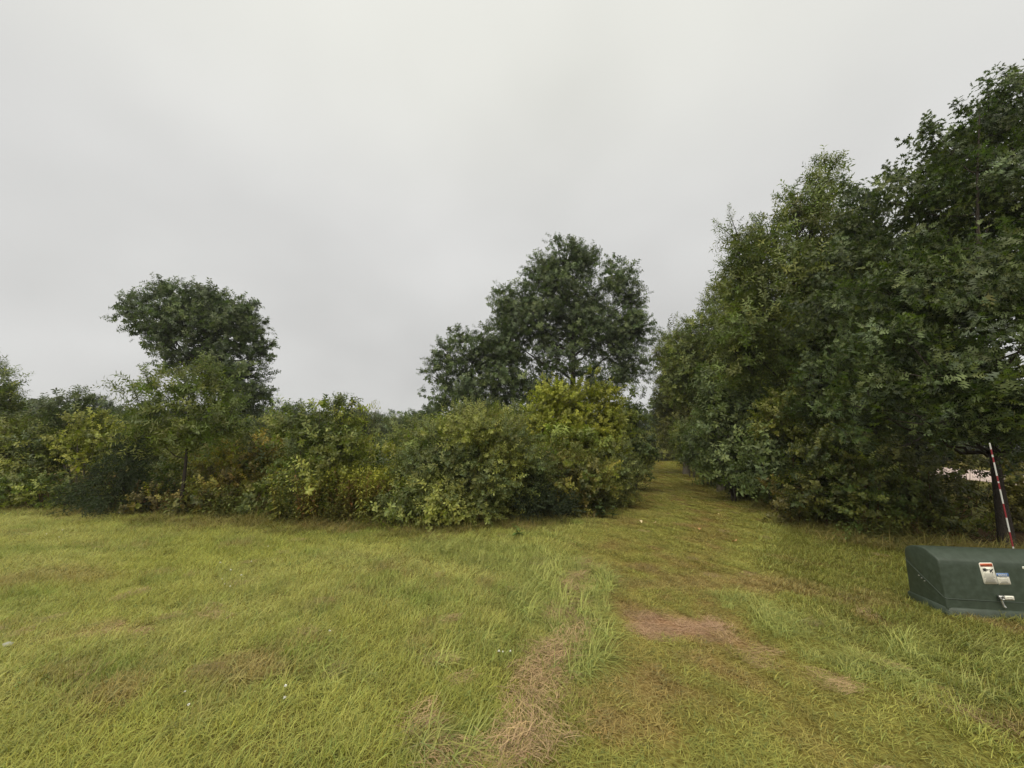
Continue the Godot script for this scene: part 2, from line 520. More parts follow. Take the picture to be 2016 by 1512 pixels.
func make_materials() -> void:
	for n in ["leaf", "dull_leaf"]:
		var m := mat(Color.WHITE, 0.5 if n == "leaf" else 0.75)
		m.metallic_specular = 0.4
		m.vertex_color_use_as_albedo = true
		m.backlight_enabled = true
		m.backlight = Color(0.75, 0.85, 0.4)
		m.cull_mode = BaseMaterial3D.CULL_DISABLED
		M[n] = m
	var g := mat(Color.WHITE, 0.7)
	g.metallic_specular = 0.25
	g.vertex_color_use_as_albedo = true
	g.backlight_enabled = true
	g.backlight = Color(0.7, 0.7, 0.4)
	g.cull_mode = BaseMaterial3D.CULL_DISABLED
	M.grass = g
	var s := mat(Color.WHITE, 0.85)
	s.vertex_color_use_as_albedo = true
	s.cull_mode = BaseMaterial3D.CULL_DISABLED
	M.straw = s
	for b in [["bark", Color(0.05, 0.042, 0.034)], ["grey_bark", Color(0.13, 0.115, 0.09)], ["red_bark", Color(0.11, 0.06, 0.04)]]:
		var m := mat(b[1], 0.95)
		m.metallic_specular = 0.2
		var t := NoiseTexture2D.new()
		t.width = 256
		t.height = 256
		t.seamless = true
		var f := FastNoiseLite.new()
		f.seed = 5
		f.frequency = 0.03
		t.noise = f
		m.heightmap_enabled = true
		m.heightmap_texture = t
		m.heightmap_scale = 2.0
		m.uv1_triplanar = true
		m.uv1_scale = Vector3(9, 2.5, 9)
		M[b[0]] = m
	var e := mat(Color.WHITE, 1.0)
	e.vertex_color_use_as_albedo = true
	var t := NoiseTexture2D.new()
	t.width = 512
	t.height = 512
	t.seamless = true
	var f := FastNoiseLite.new()
	f.seed = 9
	f.frequency = 0.06
	f.fractal_octaves = 5
	t.noise = f
	var ramp := Gradient.new()
	ramp.set_color(0, Color(0.55, 0.5, 0.45))
	ramp.set_color(1, Color(1, 1, 1))
	t.color_ramp = ramp
	e.albedo_texture = t
	e.metallic_specular = 0.1
	e.uv1_triplanar = true
	e.uv1_world_triplanar = true
	e.uv1_scale = Vector3(0.9, 0.9, 0.9)
	M.earth = e
	var paint := mat(Color(0.045, 0.062, 0.044), 0.5)
	paint.metallic_specular = 0.45
	var pn := NoiseTexture2D.new()
	pn.width = 256
	pn.height = 256
	pn.seamless = true
	var pf := FastNoiseLite.new()
	pf.seed = 31
	pf.frequency = 0.02
	pf.fractal_octaves = 5
	pn.noise = pf
	var pr := Gradient.new()
	pr.set_color(0, Color(0.72, 0.74, 0.68))
	pr.set_color(1, Color(1.0, 1.0, 1.0))
	pn.color_ramp = pr
	paint.albedo_texture = pn
	paint.uv1_triplanar = true
	paint.uv1_scale = Vector3(3, 3, 3)
	M.paint = paint
	M.lip = mat(Color(0.045, 0.06, 0.045), 0.45)
	M.white = mat(Color(0.72, 0.7, 0.6), 0.45)
	M.orange = mat(Color(0.5, 0.1, 0.03), 0.45)
	M.blue = mat(Color(0.06, 0.14, 0.33), 0.45)
	M.ink = mat(Color(0.02, 0.02, 0.02), 0.6)
	M.steel = mat(Color(0.5, 0.5, 0.48), 0.35, 0.9)
	M.red = mat(Color(0.2, 0.014, 0.02), 0.5)
	M.pole_white = mat(Color(0.48, 0.48, 0.45), 0.6)
	M.petal = mat(Color(0.75, 0.75, 0.68), 0.7)
	M.stone = mat(Color(0.34, 0.34, 0.31), 0.9)
	M.gravel = mat(Color(0.42, 0.33, 0.29), 0.95)
	for w in [["leafg", Color(0.07, 0.1, 0.035)], ["leafb", Color(0.13, 0.2, 0.05)]]:
		var m: StandardMaterial3D = M.leaf.duplicate()
		m.albedo_color = w[1].linear_to_srgb()
		M[w[0]] = m

func make_twigs() -> void:
	twig.oak = make_twig(7, 0.26, 0.15, OAK, 0.55, 11)
	twig.oak_far = make_twig(16, 0.32, 0.115, OVAL, 0.4, 12)
	twig.slim = make_twig(13, 0.3, 0.1, SLIM, 0.4, 13)
	twig.oval = make_twig(12, 0.24, 0.07, OVAL, 0.4, 14)
	twig.small = make_twig(16, 0.26, 0.042, OVAL, 0.3, 15)
	twig.broad = make_twig(14, 0.2, 0.055, BROAD, 0.5, 16)
	twig.wide = make_twig(10, 0.24, 0.095, OVAL, 0.6, 18)
	twig.frond = make_twig(18, 0.36, 0.1, SLIM, 0.9, 17)
	twig.spruce = make_spruce_twig()
	for v in 6:
		var r := RandomNumberGenerator.new()
		r.seed = 200 + v
		var st := begin()
		leaf(st, Vector3.ZERO, Vector3.UP, Vector3.BACK, r.randf_range(0.14, 0.18), OAK, Color.WHITE, r.randf_range(-0.1, 0.45), r.randf_range(0.0, 0.5))
		st.set_color(Color(1.3, 1.1, 0.8))
		tube(st, [Vector3(0, -0.03, 0.004), Vector3.ZERO], [0.0015, 0.001], 3)
		twig["leaf%d" % v] = done(st)
	kinds = {
		"oak": {"twig": "oak", "hole": 0.17, "area": 0.052, "per": 7, "clump": 0.3, "gap": 0.9, "rise": -0.15, "color": Color(0.087, 0.120, 0.048), "color2": Color(0.178, 0.200, 0.055), "share2": 0.25, "bark": "bark"},
		"oak_far": {"twig": "oak_far", "hole": 0.29, "area": 0.072, "per": 9, "clump": 0.5, "gap": 0.5, "rise": 0.1, "color": Color(0.088, 0.122, 0.055), "color2": Color(0.174, 0.190, 0.061), "share2": 0.2, "bark": "bark"},
		"cherry": {"twig": "slim", "area": 0.028, "per": 9, "clump": 0.34, "gap": 0.8, "rise": 0.05, "color": Color(0.114, 0.151, 0.044), "color2": Color(0.251, 0.240, 0.055), "share2": 0.3, "bark": "bark"},
		"aspen": {"twig": "oval", "area": 0.021, "per": 9, "clump": 0.3, "gap": 0.9, "rise": 0.25, "color": Color(0.135, 0.174, 0.059), "color2": Color(0.295, 0.303, 0.069), "share2": 0.25, "bark": "grey_bark"},
		"olive": {"twig": "small", "area": 0.0105, "per": 10, "clump": 0.24, "gap": 1.1, "rise": 0.3, "color": Color(0.125, 0.16, 0.062), "color2": Color(0.278, 0.266, 0.081), "share2": 0.3, "bark": "bark"},
		"maple": {"twig": "broad", "area": 0.018, "per": 9, "clump": 0.27, "gap": 1.1, "rise": 0.15, "color": Color(0.270, 0.290, 0.040), "color2": Color(0.380, 0.360, 0.050), "share2": 0.4, "bark": "grey_bark"},
		"bramble": {"twig": "broad", "area": 0.018, "per": 7, "clump": 0.22, "gap": 1.3, "rise": 0.1, "color": Color(0.120, 0.164, 0.043), "color2": Color(0.321, 0.289, 0.061), "share2": 0.25, "bark": "red_bark"},
		"wide": {"twig": "wide", "area": 0.031, "per": 7, "clump": 0.3, "gap": 1.0, "rise": 0.1, "color": Color(0.127, 0.167, 0.073), "color2": Color(0.212, 0.244, 0.073), "share2": 0.25, "bark": "bark"},
		"sumac": {"twig": "frond", "area": 0.036, "per": 6, "clump": 0.3, "gap": 1.0, "rise": 0.2, "color": Color(0.097, 0.130, 0.050), "color2": Color(0.232, 0.222, 0.050), "share2": 0.2, "bark": "bark"},
		"spruce": {"twig": "spruce", "area": 0.02, "per": 6, "clump": 0.24, "gap": 1.0, "rise": -0.1, "color": Color(0.040, 0.055, 0.026), "color2": Color(0.070, 0.085, 0.035), "share2": 0.2, "bark": "bark", "dull": true},
	}

const HEDGE := [[-40.0, -13.5], [-12.4, -10.3], [-7.1, -8.9], [-3.8, -8.05], [-1.5, -7.7], [0.45, -8.5], [2.1, -9.9], [5.0, -17.4], [12.0, -34.6], [15.0, -44.0]]
const RIGHT := [[7.6, -4.6], [5.9, -6.6], [6.2, -8.5], [6.6, -10.3], [9.4, -18.8], [15.6, -34.6], [19.0, -44.0]]

func along(pts: Array, t: float) -> Vector2:
	var total := 0.0
	for i in pts.size() - 1: total += Vector2(pts[i][0], pts[i][1]).distance_to(Vector2(pts[i + 1][0], pts[i + 1][1]))
	var d := t * total
	for i in pts.size() - 1:
		var a := Vector2(pts[i][0], pts[i][1])
		var b := Vector2(pts[i + 1][0], pts[i + 1][1])
		if d <= a.distance_to(b): return a.move_toward(b, d)
		d -= a.distance_to(b)
	return Vector2(pts[-1][0], pts[-1][1])

# metres behind the front of the hedgerow (left) or of the oaks (right); negative in the open
func behind(x: float, z: float) -> float:
	var best := -1e9
	for i in HEDGE.size() - 1:
		var a := Vector2(HEDGE[i][0], HEDGE[i][1])
		var b := Vector2(HEDGE[i + 1][0], HEDGE[i + 1][1])
		if x >= a.x and x < b.x:
			best = lerpf(a.y, b.y, (x - a.x) / (b.x - a.x)) - z
	for i in range(1, RIGHT.size() - 1):
		var a := Vector2(RIGHT[i][0], RIGHT[i][1])
		var b := Vector2(RIGHT[i + 1][0], RIGHT[i + 1][1])
		if z <= a.y and z > b.y:
			best = maxf(best, x - lerpf(a.x, b.x, (z - a.y) / (b.y - a.y)))
	if z > RIGHT[1][1] and z <= RIGHT[0][1]: best = maxf(best, x - lerpf(RIGHT[0][0], RIGHT[1][0], (RIGHT[0][1] - z) / (RIGHT[0][1] - RIGHT[1][1])))
	return best

func make_ground() -> void:
	var xs := PackedFloat32Array([-600, -250, -120, -70, -45])
	var x := -34.0
	while x < 46.0:
		xs.append(x)
		x += 0.16 if x > -9.0 and x < 8.0 else 0.5
	xs.append_array(PackedFloat32Array([55, 80, 130, 260, 600]))
	var zs := PackedFloat32Array([-600, -250, -140, -95, -70])
	var z := -60.0
	while z < 3.0:
		zs.append(z)
		z += 0.5 if z < -12.0 else 0.16
	zs.append_array(PackedFloat32Array([6, 12, 30, 100, 600]))
	var st := begin()
	for zz in zs:
		for xx in xs:
			var g := growth(xx, zz)
			var c: Color = g.color.lerp(DEAD, g.dead).lerp(HAY_C, g.hay * 0.7)
			var b := behind(xx, zz)
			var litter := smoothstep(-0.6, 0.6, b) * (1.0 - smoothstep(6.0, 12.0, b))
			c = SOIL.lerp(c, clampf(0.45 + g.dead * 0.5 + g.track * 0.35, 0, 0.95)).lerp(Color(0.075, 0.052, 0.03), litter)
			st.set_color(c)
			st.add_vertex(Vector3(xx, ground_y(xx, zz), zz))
	var w := xs.size()
	for j in zs.size() - 1:
		for i in w - 1:
			var a := j * w + i
			for k in [a, a + 1, a + w + 1, a, a + w + 1, a + w]: st.add_index(k)
	st.generate_normals()
	tag(put(st.commit(), "ground", M.earth), "rough grassy ground of the field, the track and the woodland edge", "ground", "", "structure")

func make_road() -> void:
	var st := begin()
	var a := Vector2(14.0, 0.0)
	var n := Vector2(cos(0.36), sin(0.36)) * 3.0
	var d := Vector2(sin(0.36), -cos(0.36))
	var o := Vector2(24.5, -20.5)
	for i in 24:
		var p := o + d * (i - 12) * 4.0
		var q := o + d * (i - 11) * 4.0
		quad(st, Vector3(p.x - n.x, 0.05, p.y - n.y), Vector3(q.x - n.x, 0.05, q.y - n.y), Vector3(q.x + n.x, 0.05, q.y + n.y), Vector3(p.x + n.x, 0.05, p.y + n.y))
	tag(put(done(st), "gravel_road", M.gravel), "pale pinkish gravel road glimpsed under the oak branches beyond the striped pole", "road", "", "structure")

func make_lawn() -> void:
	var r := RandomNumberGenerator.new()
	r.seed = 4
	var short := Scatter.new()
	var long := Scatter.new()
	var straw := Scatter.new()
	var verge := Scatter.new()
	var clover := Scatter.new()
	var step := 0.14
	var z := -1.2
	while z > -48.0:
		step = 0.125 if z > -5.0 else 0.16 if z > -8.5 else 0.24 if z > -14.0 else 0.4
		var x := minf(1.5 * z - 1.8, -3.0)
		var stop := -x
		if z < -12.0:
			x = 1.0
			stop = 21.0
		while x < stop:
			var p := Vector2(x + r.randf_range(-0.6, 0.6) * step, z + r.randf_range(-0.6, 0.6) * step)
			x += step
			var b := behind(p.x, p.y)
			if b > 0.9: continue
			if Rect2(3.9, -4.3, 1.5, 0.5).has_point(p): continue
			var g := growth(p.x, p.y)
			var big := step / 0.14
			var o := Vector3(p.x, ground_y(p.x, p.y) - 0.004, p.y)
			var turn := Basis(Vector3.UP, r.randf() * TAU)
			var wind := Basis(Vector3(0, 0, -1), r.randf_range(0.0, 0.3))
			var c: Color = g.color * r.randf_range(0.85, 1.17)
			var edge := smoothstep(-1.3, 0.0, b)
			var hs: float = g.height * r.randf_range(0.75, 1.2)
			# short turf everywhere but in the bare thatch
			if r.randf() > g.dead * 1.05 and r.randf() > g.hay * 0.8:
				c = c.lerp(DEAD, g.dead * 0.6).lerp(LUSH_C, g.lush * 0.8)
				var sc := Vector3(big, hs * (1.0 - 0.5 * g.dead) * (1.0 + 0.15 * (big - 1.0)), big)
				short.add(wind * turn * Basis.from_scale(sc), o, c)
			if r.randf() < g.dead * g.dead * 0.9 + g.hay * 2.2 * (0.125 / step):
				straw.add(Basis(Vector3.UP, r.randf() * TAU) * Basis.from_scale(Vector3(1, 0.3 + g.hay * 1.1, 1) * lerpf(0.65, 0.88, g.hay)), o + Vector3(0, 0.012, 0), HAY_C.lerp(DEAD, clampf(g.dead * 0.9 + r.randf_range(-0.1, 0.25), 0, 1)) * r.randf_range(0.75, 1.15))
			elif r.randf() < 0.012:
				straw.add(Basis(Vector3.UP, r.randf() * TAU) * Basis.from_scale(Vector3.ONE * 0.6), o + Vector3(0, 0.03, 0), HAY_C * r.randf_range(0.6, 0.95))
			if g.lush > 0.15 and r.randf() < g.lush * 0.95 * (0.125 / step) * (0.12 if g.hay > 0.35 else 1.0):
				var flow := patch_noise.get_noise_2d(p.x * 4.0, p.y * 4.0) * 2.4 - 0.35 if p.x < 1.6 else patch_noise.get_noise_2d(p.x * 4.0, p.y * 4.0) * 3.0 + 0.4
				var ls := r.randf_range(0.55, 1.05) * (0.8 if p.x > 1.6 else 1.0)
				long.add(Basis(Vector3.UP, flow + r.randf_range(-0.35, 0.35)) * Basis.from_scale(Vector3(ls, ls * r.randf_range(0.7, 1.0), ls)), o, LUSH_C.lerp(HAY_C, 0.18 * r.randf()) * r.randf_range(0.8, 1.2))
			if step < 0.2 and r.randf() < 0.05 + 0.2 * maxf(0.0, patch_noise.get_noise_2d(p.x * 8.0, p.y * 8.0 + 700.0)) and g.dead < 0.3 and g.track < 0.4:
				clover.add(turn * Basis.from_scale(Vector3.ONE * r.randf_range(0.4, 0.85)), o, Color(0.2, 0.28, 0.07).lerp(Color(0.3, 0.3, 0.07), r.randf()) * r.randf_range(0.75, 1.2))
			var blown := smoothstep(0.3, -1.2, p.x) * smoothstep(-4.2, -2.4, p.y)
			if r.randf() < 0.025 + 0.08 * blown and g.track < 0.3 and g.dead < 0.5 and p.x < 1.2 and step < 0.2:
				var bs := r.randf_range(0.3, 0.6)
				long.add(Basis(Vector3.UP, r.randf_range(-1.4, 1.4)) * Basis.from_scale(Vector3(bs * 1.3, bs, bs * 1.3)), o, c.lerp(FIELD_PALE, 0.3) * r.randf_range(0.8, 1.15))
			if edge > 0.05 and r.randf() < edge * 0.75:
				var vs := r.randf_range(0.7, 1.3) * (0.6 + 0.5 * edge)
				verge.add(turn * Basis.from_scale(Vector3(1.2, vs, 1.2)), o, VERGE.lerp(RUST, r.randf() * 0.6) * r.randf_range(0.7, 1.1))
		z -= step
	tag(scatter(short, make_grass(21, 150, 0.15, 0.115, 0.0022, 0.9, Vector3(0.08, 0, 0), 0.15), "lawn_grass", M.grass), "short yellow green grass covering the open field and the mown track", "grass", "", "stuff")
	tag(scatter(clover, make_herb(0.09, 5, 0.035, BROAD, 51), "clover_leaves", M.leaf), "small broad clover leaves and low weeds mixed into the turf", "clover", "", "stuff")
	tag(scatter(long, make_grass(22, 95, 0.13, 0.4, 0.003, 2.4, Vector3(0.75, 0, 0.1), 0.14), "flattened_grass", M.grass), "long blue green grass blown flat beside the strip of cut hay and left of the green box", "grass", "", "stuff")
	tag(scatter(straw, make_straw(23, 130, 0.14, 0.13, 0.03), "dry_straw", M.straw), "dry tan straw and dead thatch lying on the turf in the foreground", "straw", "", "stuff")
	tag(scatter(verge, make_grass(24, 70, 0.16, 0.38, 0.003, 1.3, Vector3(0.15, 0, 0.1), 0.3), "rank_grass", M.grass), "tall rank grass along the foot of the hedgerow and the oaks", "grass", "", "stuff")
	# beyond the oaks on the right: an open strip of pale grass
	var far := Scatter.new()
	for i in 5200:
		var p := Vector2(r.randf_range(9.0, 34.0), r.randf_range(-34.0, -4.5))
		if p.x - RIGHT[1][0] < 3.0: continue
		var rel := (p - Vector2(24.5, -20.5)).dot(Vector2(cos(0.36), sin(0.36)))
		if absf(rel) < 3.1 or behind(p.x, p.y) < 2.6: continue
		far.add(Basis(Vector3.UP, r.randf() * TAU) * Basis.from_scale(Vector3(2.4, r.randf_range(0.9, 1.6), 2.4)), Vector3(p.x, ground_y(p.x, p.y), p.y), Color(0.25, 0.23, 0.07) * r.randf_range(0.8, 1.2))
	tag(scatter(far, make_grass(25, 90, 0.15, 0.13, 0.004, 0.8, Vector3(0.1, 0, 0), 0.2), "roadside_grass", M.grass), "pale yellow grass by the gravel road seen beneath the oak", "grass", "", "stuff")

func make_undergrowth() -> void:
	var r := RandomNumberGenerator.new()
	r.seed = 8
	var herbs := Scatter.new()
	var gold := Scatter.new()
	var brown := Scatter.new()
	for i in 1500:
		var left := r.randf() < 0.68
		var p := along(HEDGE.slice(1) if left else RIGHT.slice(1, 5), pow(r.randf(), 1.5))
		var back := r.randf_range(-0.15, 1.6)
		p += Vector2(0.25, -1.0) * back if left and p.x < 2.2 else Vector2(-1, 0.1) * back if left else Vector2(1, -0.2) * back
		var o := Vector3(p.x, ground_y(p.x, p.y), p.y)
		var b := Basis(Vector3.UP, r.randf() * TAU).scaled(Vector3.ONE * r.randf_range(0.5, 1.25))
		if not left: b = b.scaled(Vector3(1, 0.8, 1))
		var q := r.randf()
		if q < 0.55: herbs.add(b, o, Color(0.1, 0.135, 0.04).lerp(Color(0.21, 0.21, 0.05), r.randf() * 0.7) * r.randf_range(0.8, 1.2))
		elif q < 0.68: brown.add(b, o, Color(0.15, 0.075, 0.035).lerp(Color(0.2, 0.15, 0.05), r.randf()) * r.randf_range(0.7, 1.1))
		else: gold.add(b.scaled(Vector3(1, 0.8, 1)), o, Color(0.14, 0.15, 0.035) * r.randf_range(0.8, 1.2))
	# the open stand of yellowing stalks between the young tree and the round thicket
	for i in 420:
		var p := Vector2(r.randf_range(-4.6, -1.3), r.randf_range(-10.6, -8.15))
		var o := Vector3(p.x, ground_y(p.x, p.y), p.y)
		var b := Basis(Vector3.UP, r.randf() * TAU).scaled(Vector3.ONE * r.randf_range(0.9, 1.45))
		if r.randf() < 0.75: gold.add(b, o, Color(0.26, 0.26, 0.05) * r.randf_range(0.7, 1.3))
		else: brown.add(b, o, Color(0.2, 0.12, 0.045) * r.randf_range(0.7, 1.2))
	tag(scatter(herbs, make_herb(0.55, 10, 0.11, OVAL, 31), "leafy_undergrowth", M.leaf), "low green leafy weeds along the foot of the hedgerow and the oaks", "undergrowth", "", "stuff")
	tag(scatter(gold, make_herb(0.85, 22, 0.1, SLIM, 32, 16), "yellowing_weeds", M.dull_leaf), "tall yellowing stalks filling the gap left of the round thicket", "weeds", "", "stuff")
	tag(scatter(brown, make_herb(0.75, 16, 0.09, OVAL, 33), "rusty_weeds", M.dull_leaf), "rust brown fading weeds among the hedgerow stems", "weeds", "", "stuff")

func make_backdrop() -> void:
	var r := RandomNumberGenerator.new()
	r.seed = 91
	# tangled brush filling the hedgerow behind its front shrubs
	var s := Scatter.new()
	for i in 14000:
		var p := along(HEDGE.slice(1), r.randf())
		var back := r.randf_range(1.0, 4.5)
		p += Vector2(0.25, -1.0) * back if p.x < 2.0 else Vector2(-1.0, -0.3) * back
		var n := patch_noise.get_noise_2d(p.x * 3.0 + 70.0, p.y * 3.0)
		var tall := 1.25 + 0.9 * n + 0.12 * back
		if p.x > -5.0 and p.x < -1.6: tall = minf(tall, 1.15)
		var y := tall * pow(r.randf(), 0.7)
		var c := Color(0.085, 0.115, 0.034).lerp(Color(0.23, 0.225, 0.045), clampf(0.4 + n * 1.4 + r.randf_range(-0.2, 0.2), 0, 1)) * r.randf_range(0.75, 1.25)
		var ax := (rnd_dir(r) + Vector3(0, 0.7, 0)).normalized()
		var sd := side_axis(ax)
		var z := r.randf_range(0.9, 1.5)
		s.add(Basis(sd * z, ax * z, sd.cross(ax) * z), Vector3(p.x, ground_y(p.x, p.y) + y, p.y), c)
	tag(scatter(s, twig.oval, "hedgerow_brush", M.leaf), "tangled green brush filling the hedgerow behind its front row of shrubs", "brush", "", "stuff")
	s = Scatter.new()
	for i in 11000:
		var p := along(RIGHT.slice(1), pow(r.randf(), 1.3))
		var back := r.randf_range(1.2, 5.0)
		p += Vector2(1.0, 0.1) * back
		var n := patch_noise.get_noise_2d(p.x * 3.0 + 70.0, p.y * 3.0)
		var y := (1.6 + 1.0 * n) * r.randf()
		if p.y > -8.2 or p.x > -0.9 * p.y: continue
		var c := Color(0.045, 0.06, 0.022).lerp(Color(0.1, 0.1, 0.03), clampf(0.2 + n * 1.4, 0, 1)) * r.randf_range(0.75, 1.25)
		var ax := (rnd_dir(r) + Vector3(0, 0.7, 0)).normalized()
		var sd := side_axis(ax)
		var z := r.randf_range(0.9, 1.5)
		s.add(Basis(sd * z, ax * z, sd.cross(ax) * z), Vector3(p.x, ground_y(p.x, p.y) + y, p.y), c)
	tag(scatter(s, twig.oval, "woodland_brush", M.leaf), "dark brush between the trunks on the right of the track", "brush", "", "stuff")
	# the wood that closes the view all round, far beyond the hedgerow
	s = Scatter.new()
	for i in 26000:
		var az := r.randf_range(-1.15, 1.15)
		var dist := r.randf_range(62.0, 78.0)
		var p := Vector2(sin(az), -cos(az)) * dist
		var n := patch_noise.get_noise_2d(p.x * 1.6, p.y * 1.6)
		var m := patch_noise.get_noise_2d(p.x * 0.5 + 40.0, p.y * 0.5)
		var tall := 5.6 + 3.2 * n + 1.5 * m
		var y := tall * pow(r.randf(), 0.6)
		var c := Color(0.07, 0.09, 0.05).lerp(Color(0.11, 0.125, 0.055), clampf(0.5 + m * 2.0, 0, 1)) * r.randf_range(0.8, 1.2)
		var ax := rnd_dir(r)
		var sd := side_axis(ax)
		var z := r.randf_range(2.2, 3.6)
		s.add(Basis(sd * z, ax * z, sd.cross(ax) * z), Vector3(p.x, y, p.y), c)
	tag(scatter(s, twig.oak_far, "distant_wood", M.dull_leaf), "far off wood along the skyline beyond the hedgerow", "wood", "", "stuff")

# ---------------------------------------------------------------- the green utility box and its striped pole
func side_ring(pts: Array, inset: float, x: float) -> PackedVector3Array:
	var c := Vector2(0.21, 0.29)
	var ring := PackedVector3Array()
	for p in pts:
		var q := Vector2(p[0], p[1])
		var k := (c - q).normalized() * inset
		ring.append(Vector3(x, q.y + k.y, -(q.x + k.x)))
	return ring

func make_box() -> void:
	var o := base("utility_box", Vector3(3.89, -0.01, -3.82), -0.17)
	tag(o, "dark green steel utility cabinet with rounded hood at the right edge of the grass", "utility box")
	var prof := [[0.002, 0.07], [0.022, 0.44], [0.028, 0.482], [0.034, 0.494], [0.044, 0.503], [0.075, 0.52], [0.115, 0.541], [0.15, 0.556], [0.18, 0.564], [0.215, 0.567], [0.27, 0.563], [0.33, 0.55], [0.37, 0.536], [0.4, 0.518], [0.417, 0.492], [0.425, 0.45], [0.43, 0.07]]
	var st := begin()
	var rings := []
	for q in [[0.016, 0.0], [0.006, 0.004], [0.0015, 0.009], [0.0, 0.016], [0.0, 1.384], [0.0015, 1.391], [0.006, 1.396], [0.016, 1.4]]:
		rings.append(side_ring(prof, q[0], q[1]))
	for i in rings.size() - 1:
		for k in prof.size() - 1:
			quad(st, rings[i][k], rings[i + 1][k], rings[i + 1][k + 1], rings[i][k + 1])
	for e in [[rings[0], false], [rings[-1], true]]:
		var c := Vector3(e[0][0].x, 0.25, -0.21)
		for k in prof.size():
			var n := (k + 1) % prof.size()
			if e[1]: tri(st, c, e[0][n], e[0][k])
			else: tri(st, c, e[0][k], e[0][n])
	put(done(st), "hood", M.paint, o)
	# base skirt, a little wider than the hood, with a bevelled top edge
	st = begin()
	var lv := [[0.012, 0.1], [0.002, 0.096], [-0.008, 0.082], [-0.012, 0.0]]
	var loops := []
	for l in lv:
		var a: float = l[0]
		var cut := 0.03
		loops.append([Vector3(a + cut, l[1], -a), Vector3(1.4 - a - cut, l[1], -a), Vector3(1.4 - a, l[1], -a - cut), Vector3(1.4 - a, l[1], -0.432 + a), Vector3(a, l[1], -0.432 + a), Vector3(a, l[1], -a - cut)])
	for i in lv.size() - 1:
		for k in 6:
			quad(st, loops[i][k], loops[i][(k + 1) % 6], loops[i + 1][(k + 1) % 6], loops[i + 1][k])
	for k in range(1, 5): tri(st, loops[0][0], loops[0][k], loops[0][k + 1])
	put(done(st), "base_skirt", M.paint, o)
	# the lid's parting lip: slanting down the side, then level along the front
	st = begin()
	tube(st, [Vector3(-0.001, 0.4, -0.427), Vector3(-0.001, 0.178, -0.03), Vector3(0.006, 0.17, -0.006), Vector3(0.03, 0.168, -0.004), Vector3(1.37, 0.168, -0.004)], [0.003, 0.003, 0.003, 0.003, 0.003], 6)
	put(done(st), "lid_lip", M.lip, o)
	for b in [[0.24, 0.27], [0.21, 0.253], [0.27, 0.285]]:
		st = begin()
		tube(st, [Vector3(0.004, b[1], -b[0]), Vector3(-0.008, b[1], -b[0])], [0.007, 0.005], 6)
		tri(st, Vector3(-0.008, b[1] + 0.006, -b[0]), Vector3(-0.008, b[1] - 0.005, -b[0] - 0.006), Vector3(-0.008, b[1] - 0.005, -b[0] + 0.006))
		put(done(st), "bolt", M.steel, o)
	# labels lie on the leaning front; lean = how far the front falls back per metre
	label(o, "warning_label", Vector3(0.368, 0.395, 0), Vector2(0.104, 0.178), 0.05, M.orange, "WARNING", true)
	label(o, "notice_label", Vector3(0.473, 0.355, 0), Vector2(0.092, 0.094), 0.05, M.blue, "NOTICE", false)
	label(o, "latch_label", Vector3(0.485, 0.2, 0), Vector2(0.07, 0.034), 0.03, null, "", false)
	label(o, "name_label", Vector3(0.68, 0.455, 0), Vector2(0.09, 0.02), 0.02, null, "", false)
	st = begin()
	box(st, Vector3(0.409, 0.205, 0.012), Vector3(0.036, 0.034, 0.024))
	var latch := put(done(st), "latch", M.steel, o)
	st = begin()
	var loop := []
	var rad := []
	for i in 13:
		loop.append(Vector3(0.402 + cos(TAU * i / 12.0) * 0.014, 0.207 + sin(TAU * i / 12.0) * 0.014, 0.03))
		rad.append(0.0055)
	tube(st, loop, rad, 6)
	put(done(st), "lock_ring", M.steel, latch)
	st = begin()
	tube(st, [Vector3(0.404, 0.19, 0.016), Vector3(0.405, 0.16, 0.02), Vector3(0.409, 0.138, 0.026), Vector3(0.415, 0.13, 0.032)], [0.009, 0.009, 0.01, 0.008], 7)
	put(done(st), "lock_tongue", M.steel, latch)

func lean_at(y: float) -> float:
	return -lerpf(0.002, 0.022, (y - 0.07) / 0.37)

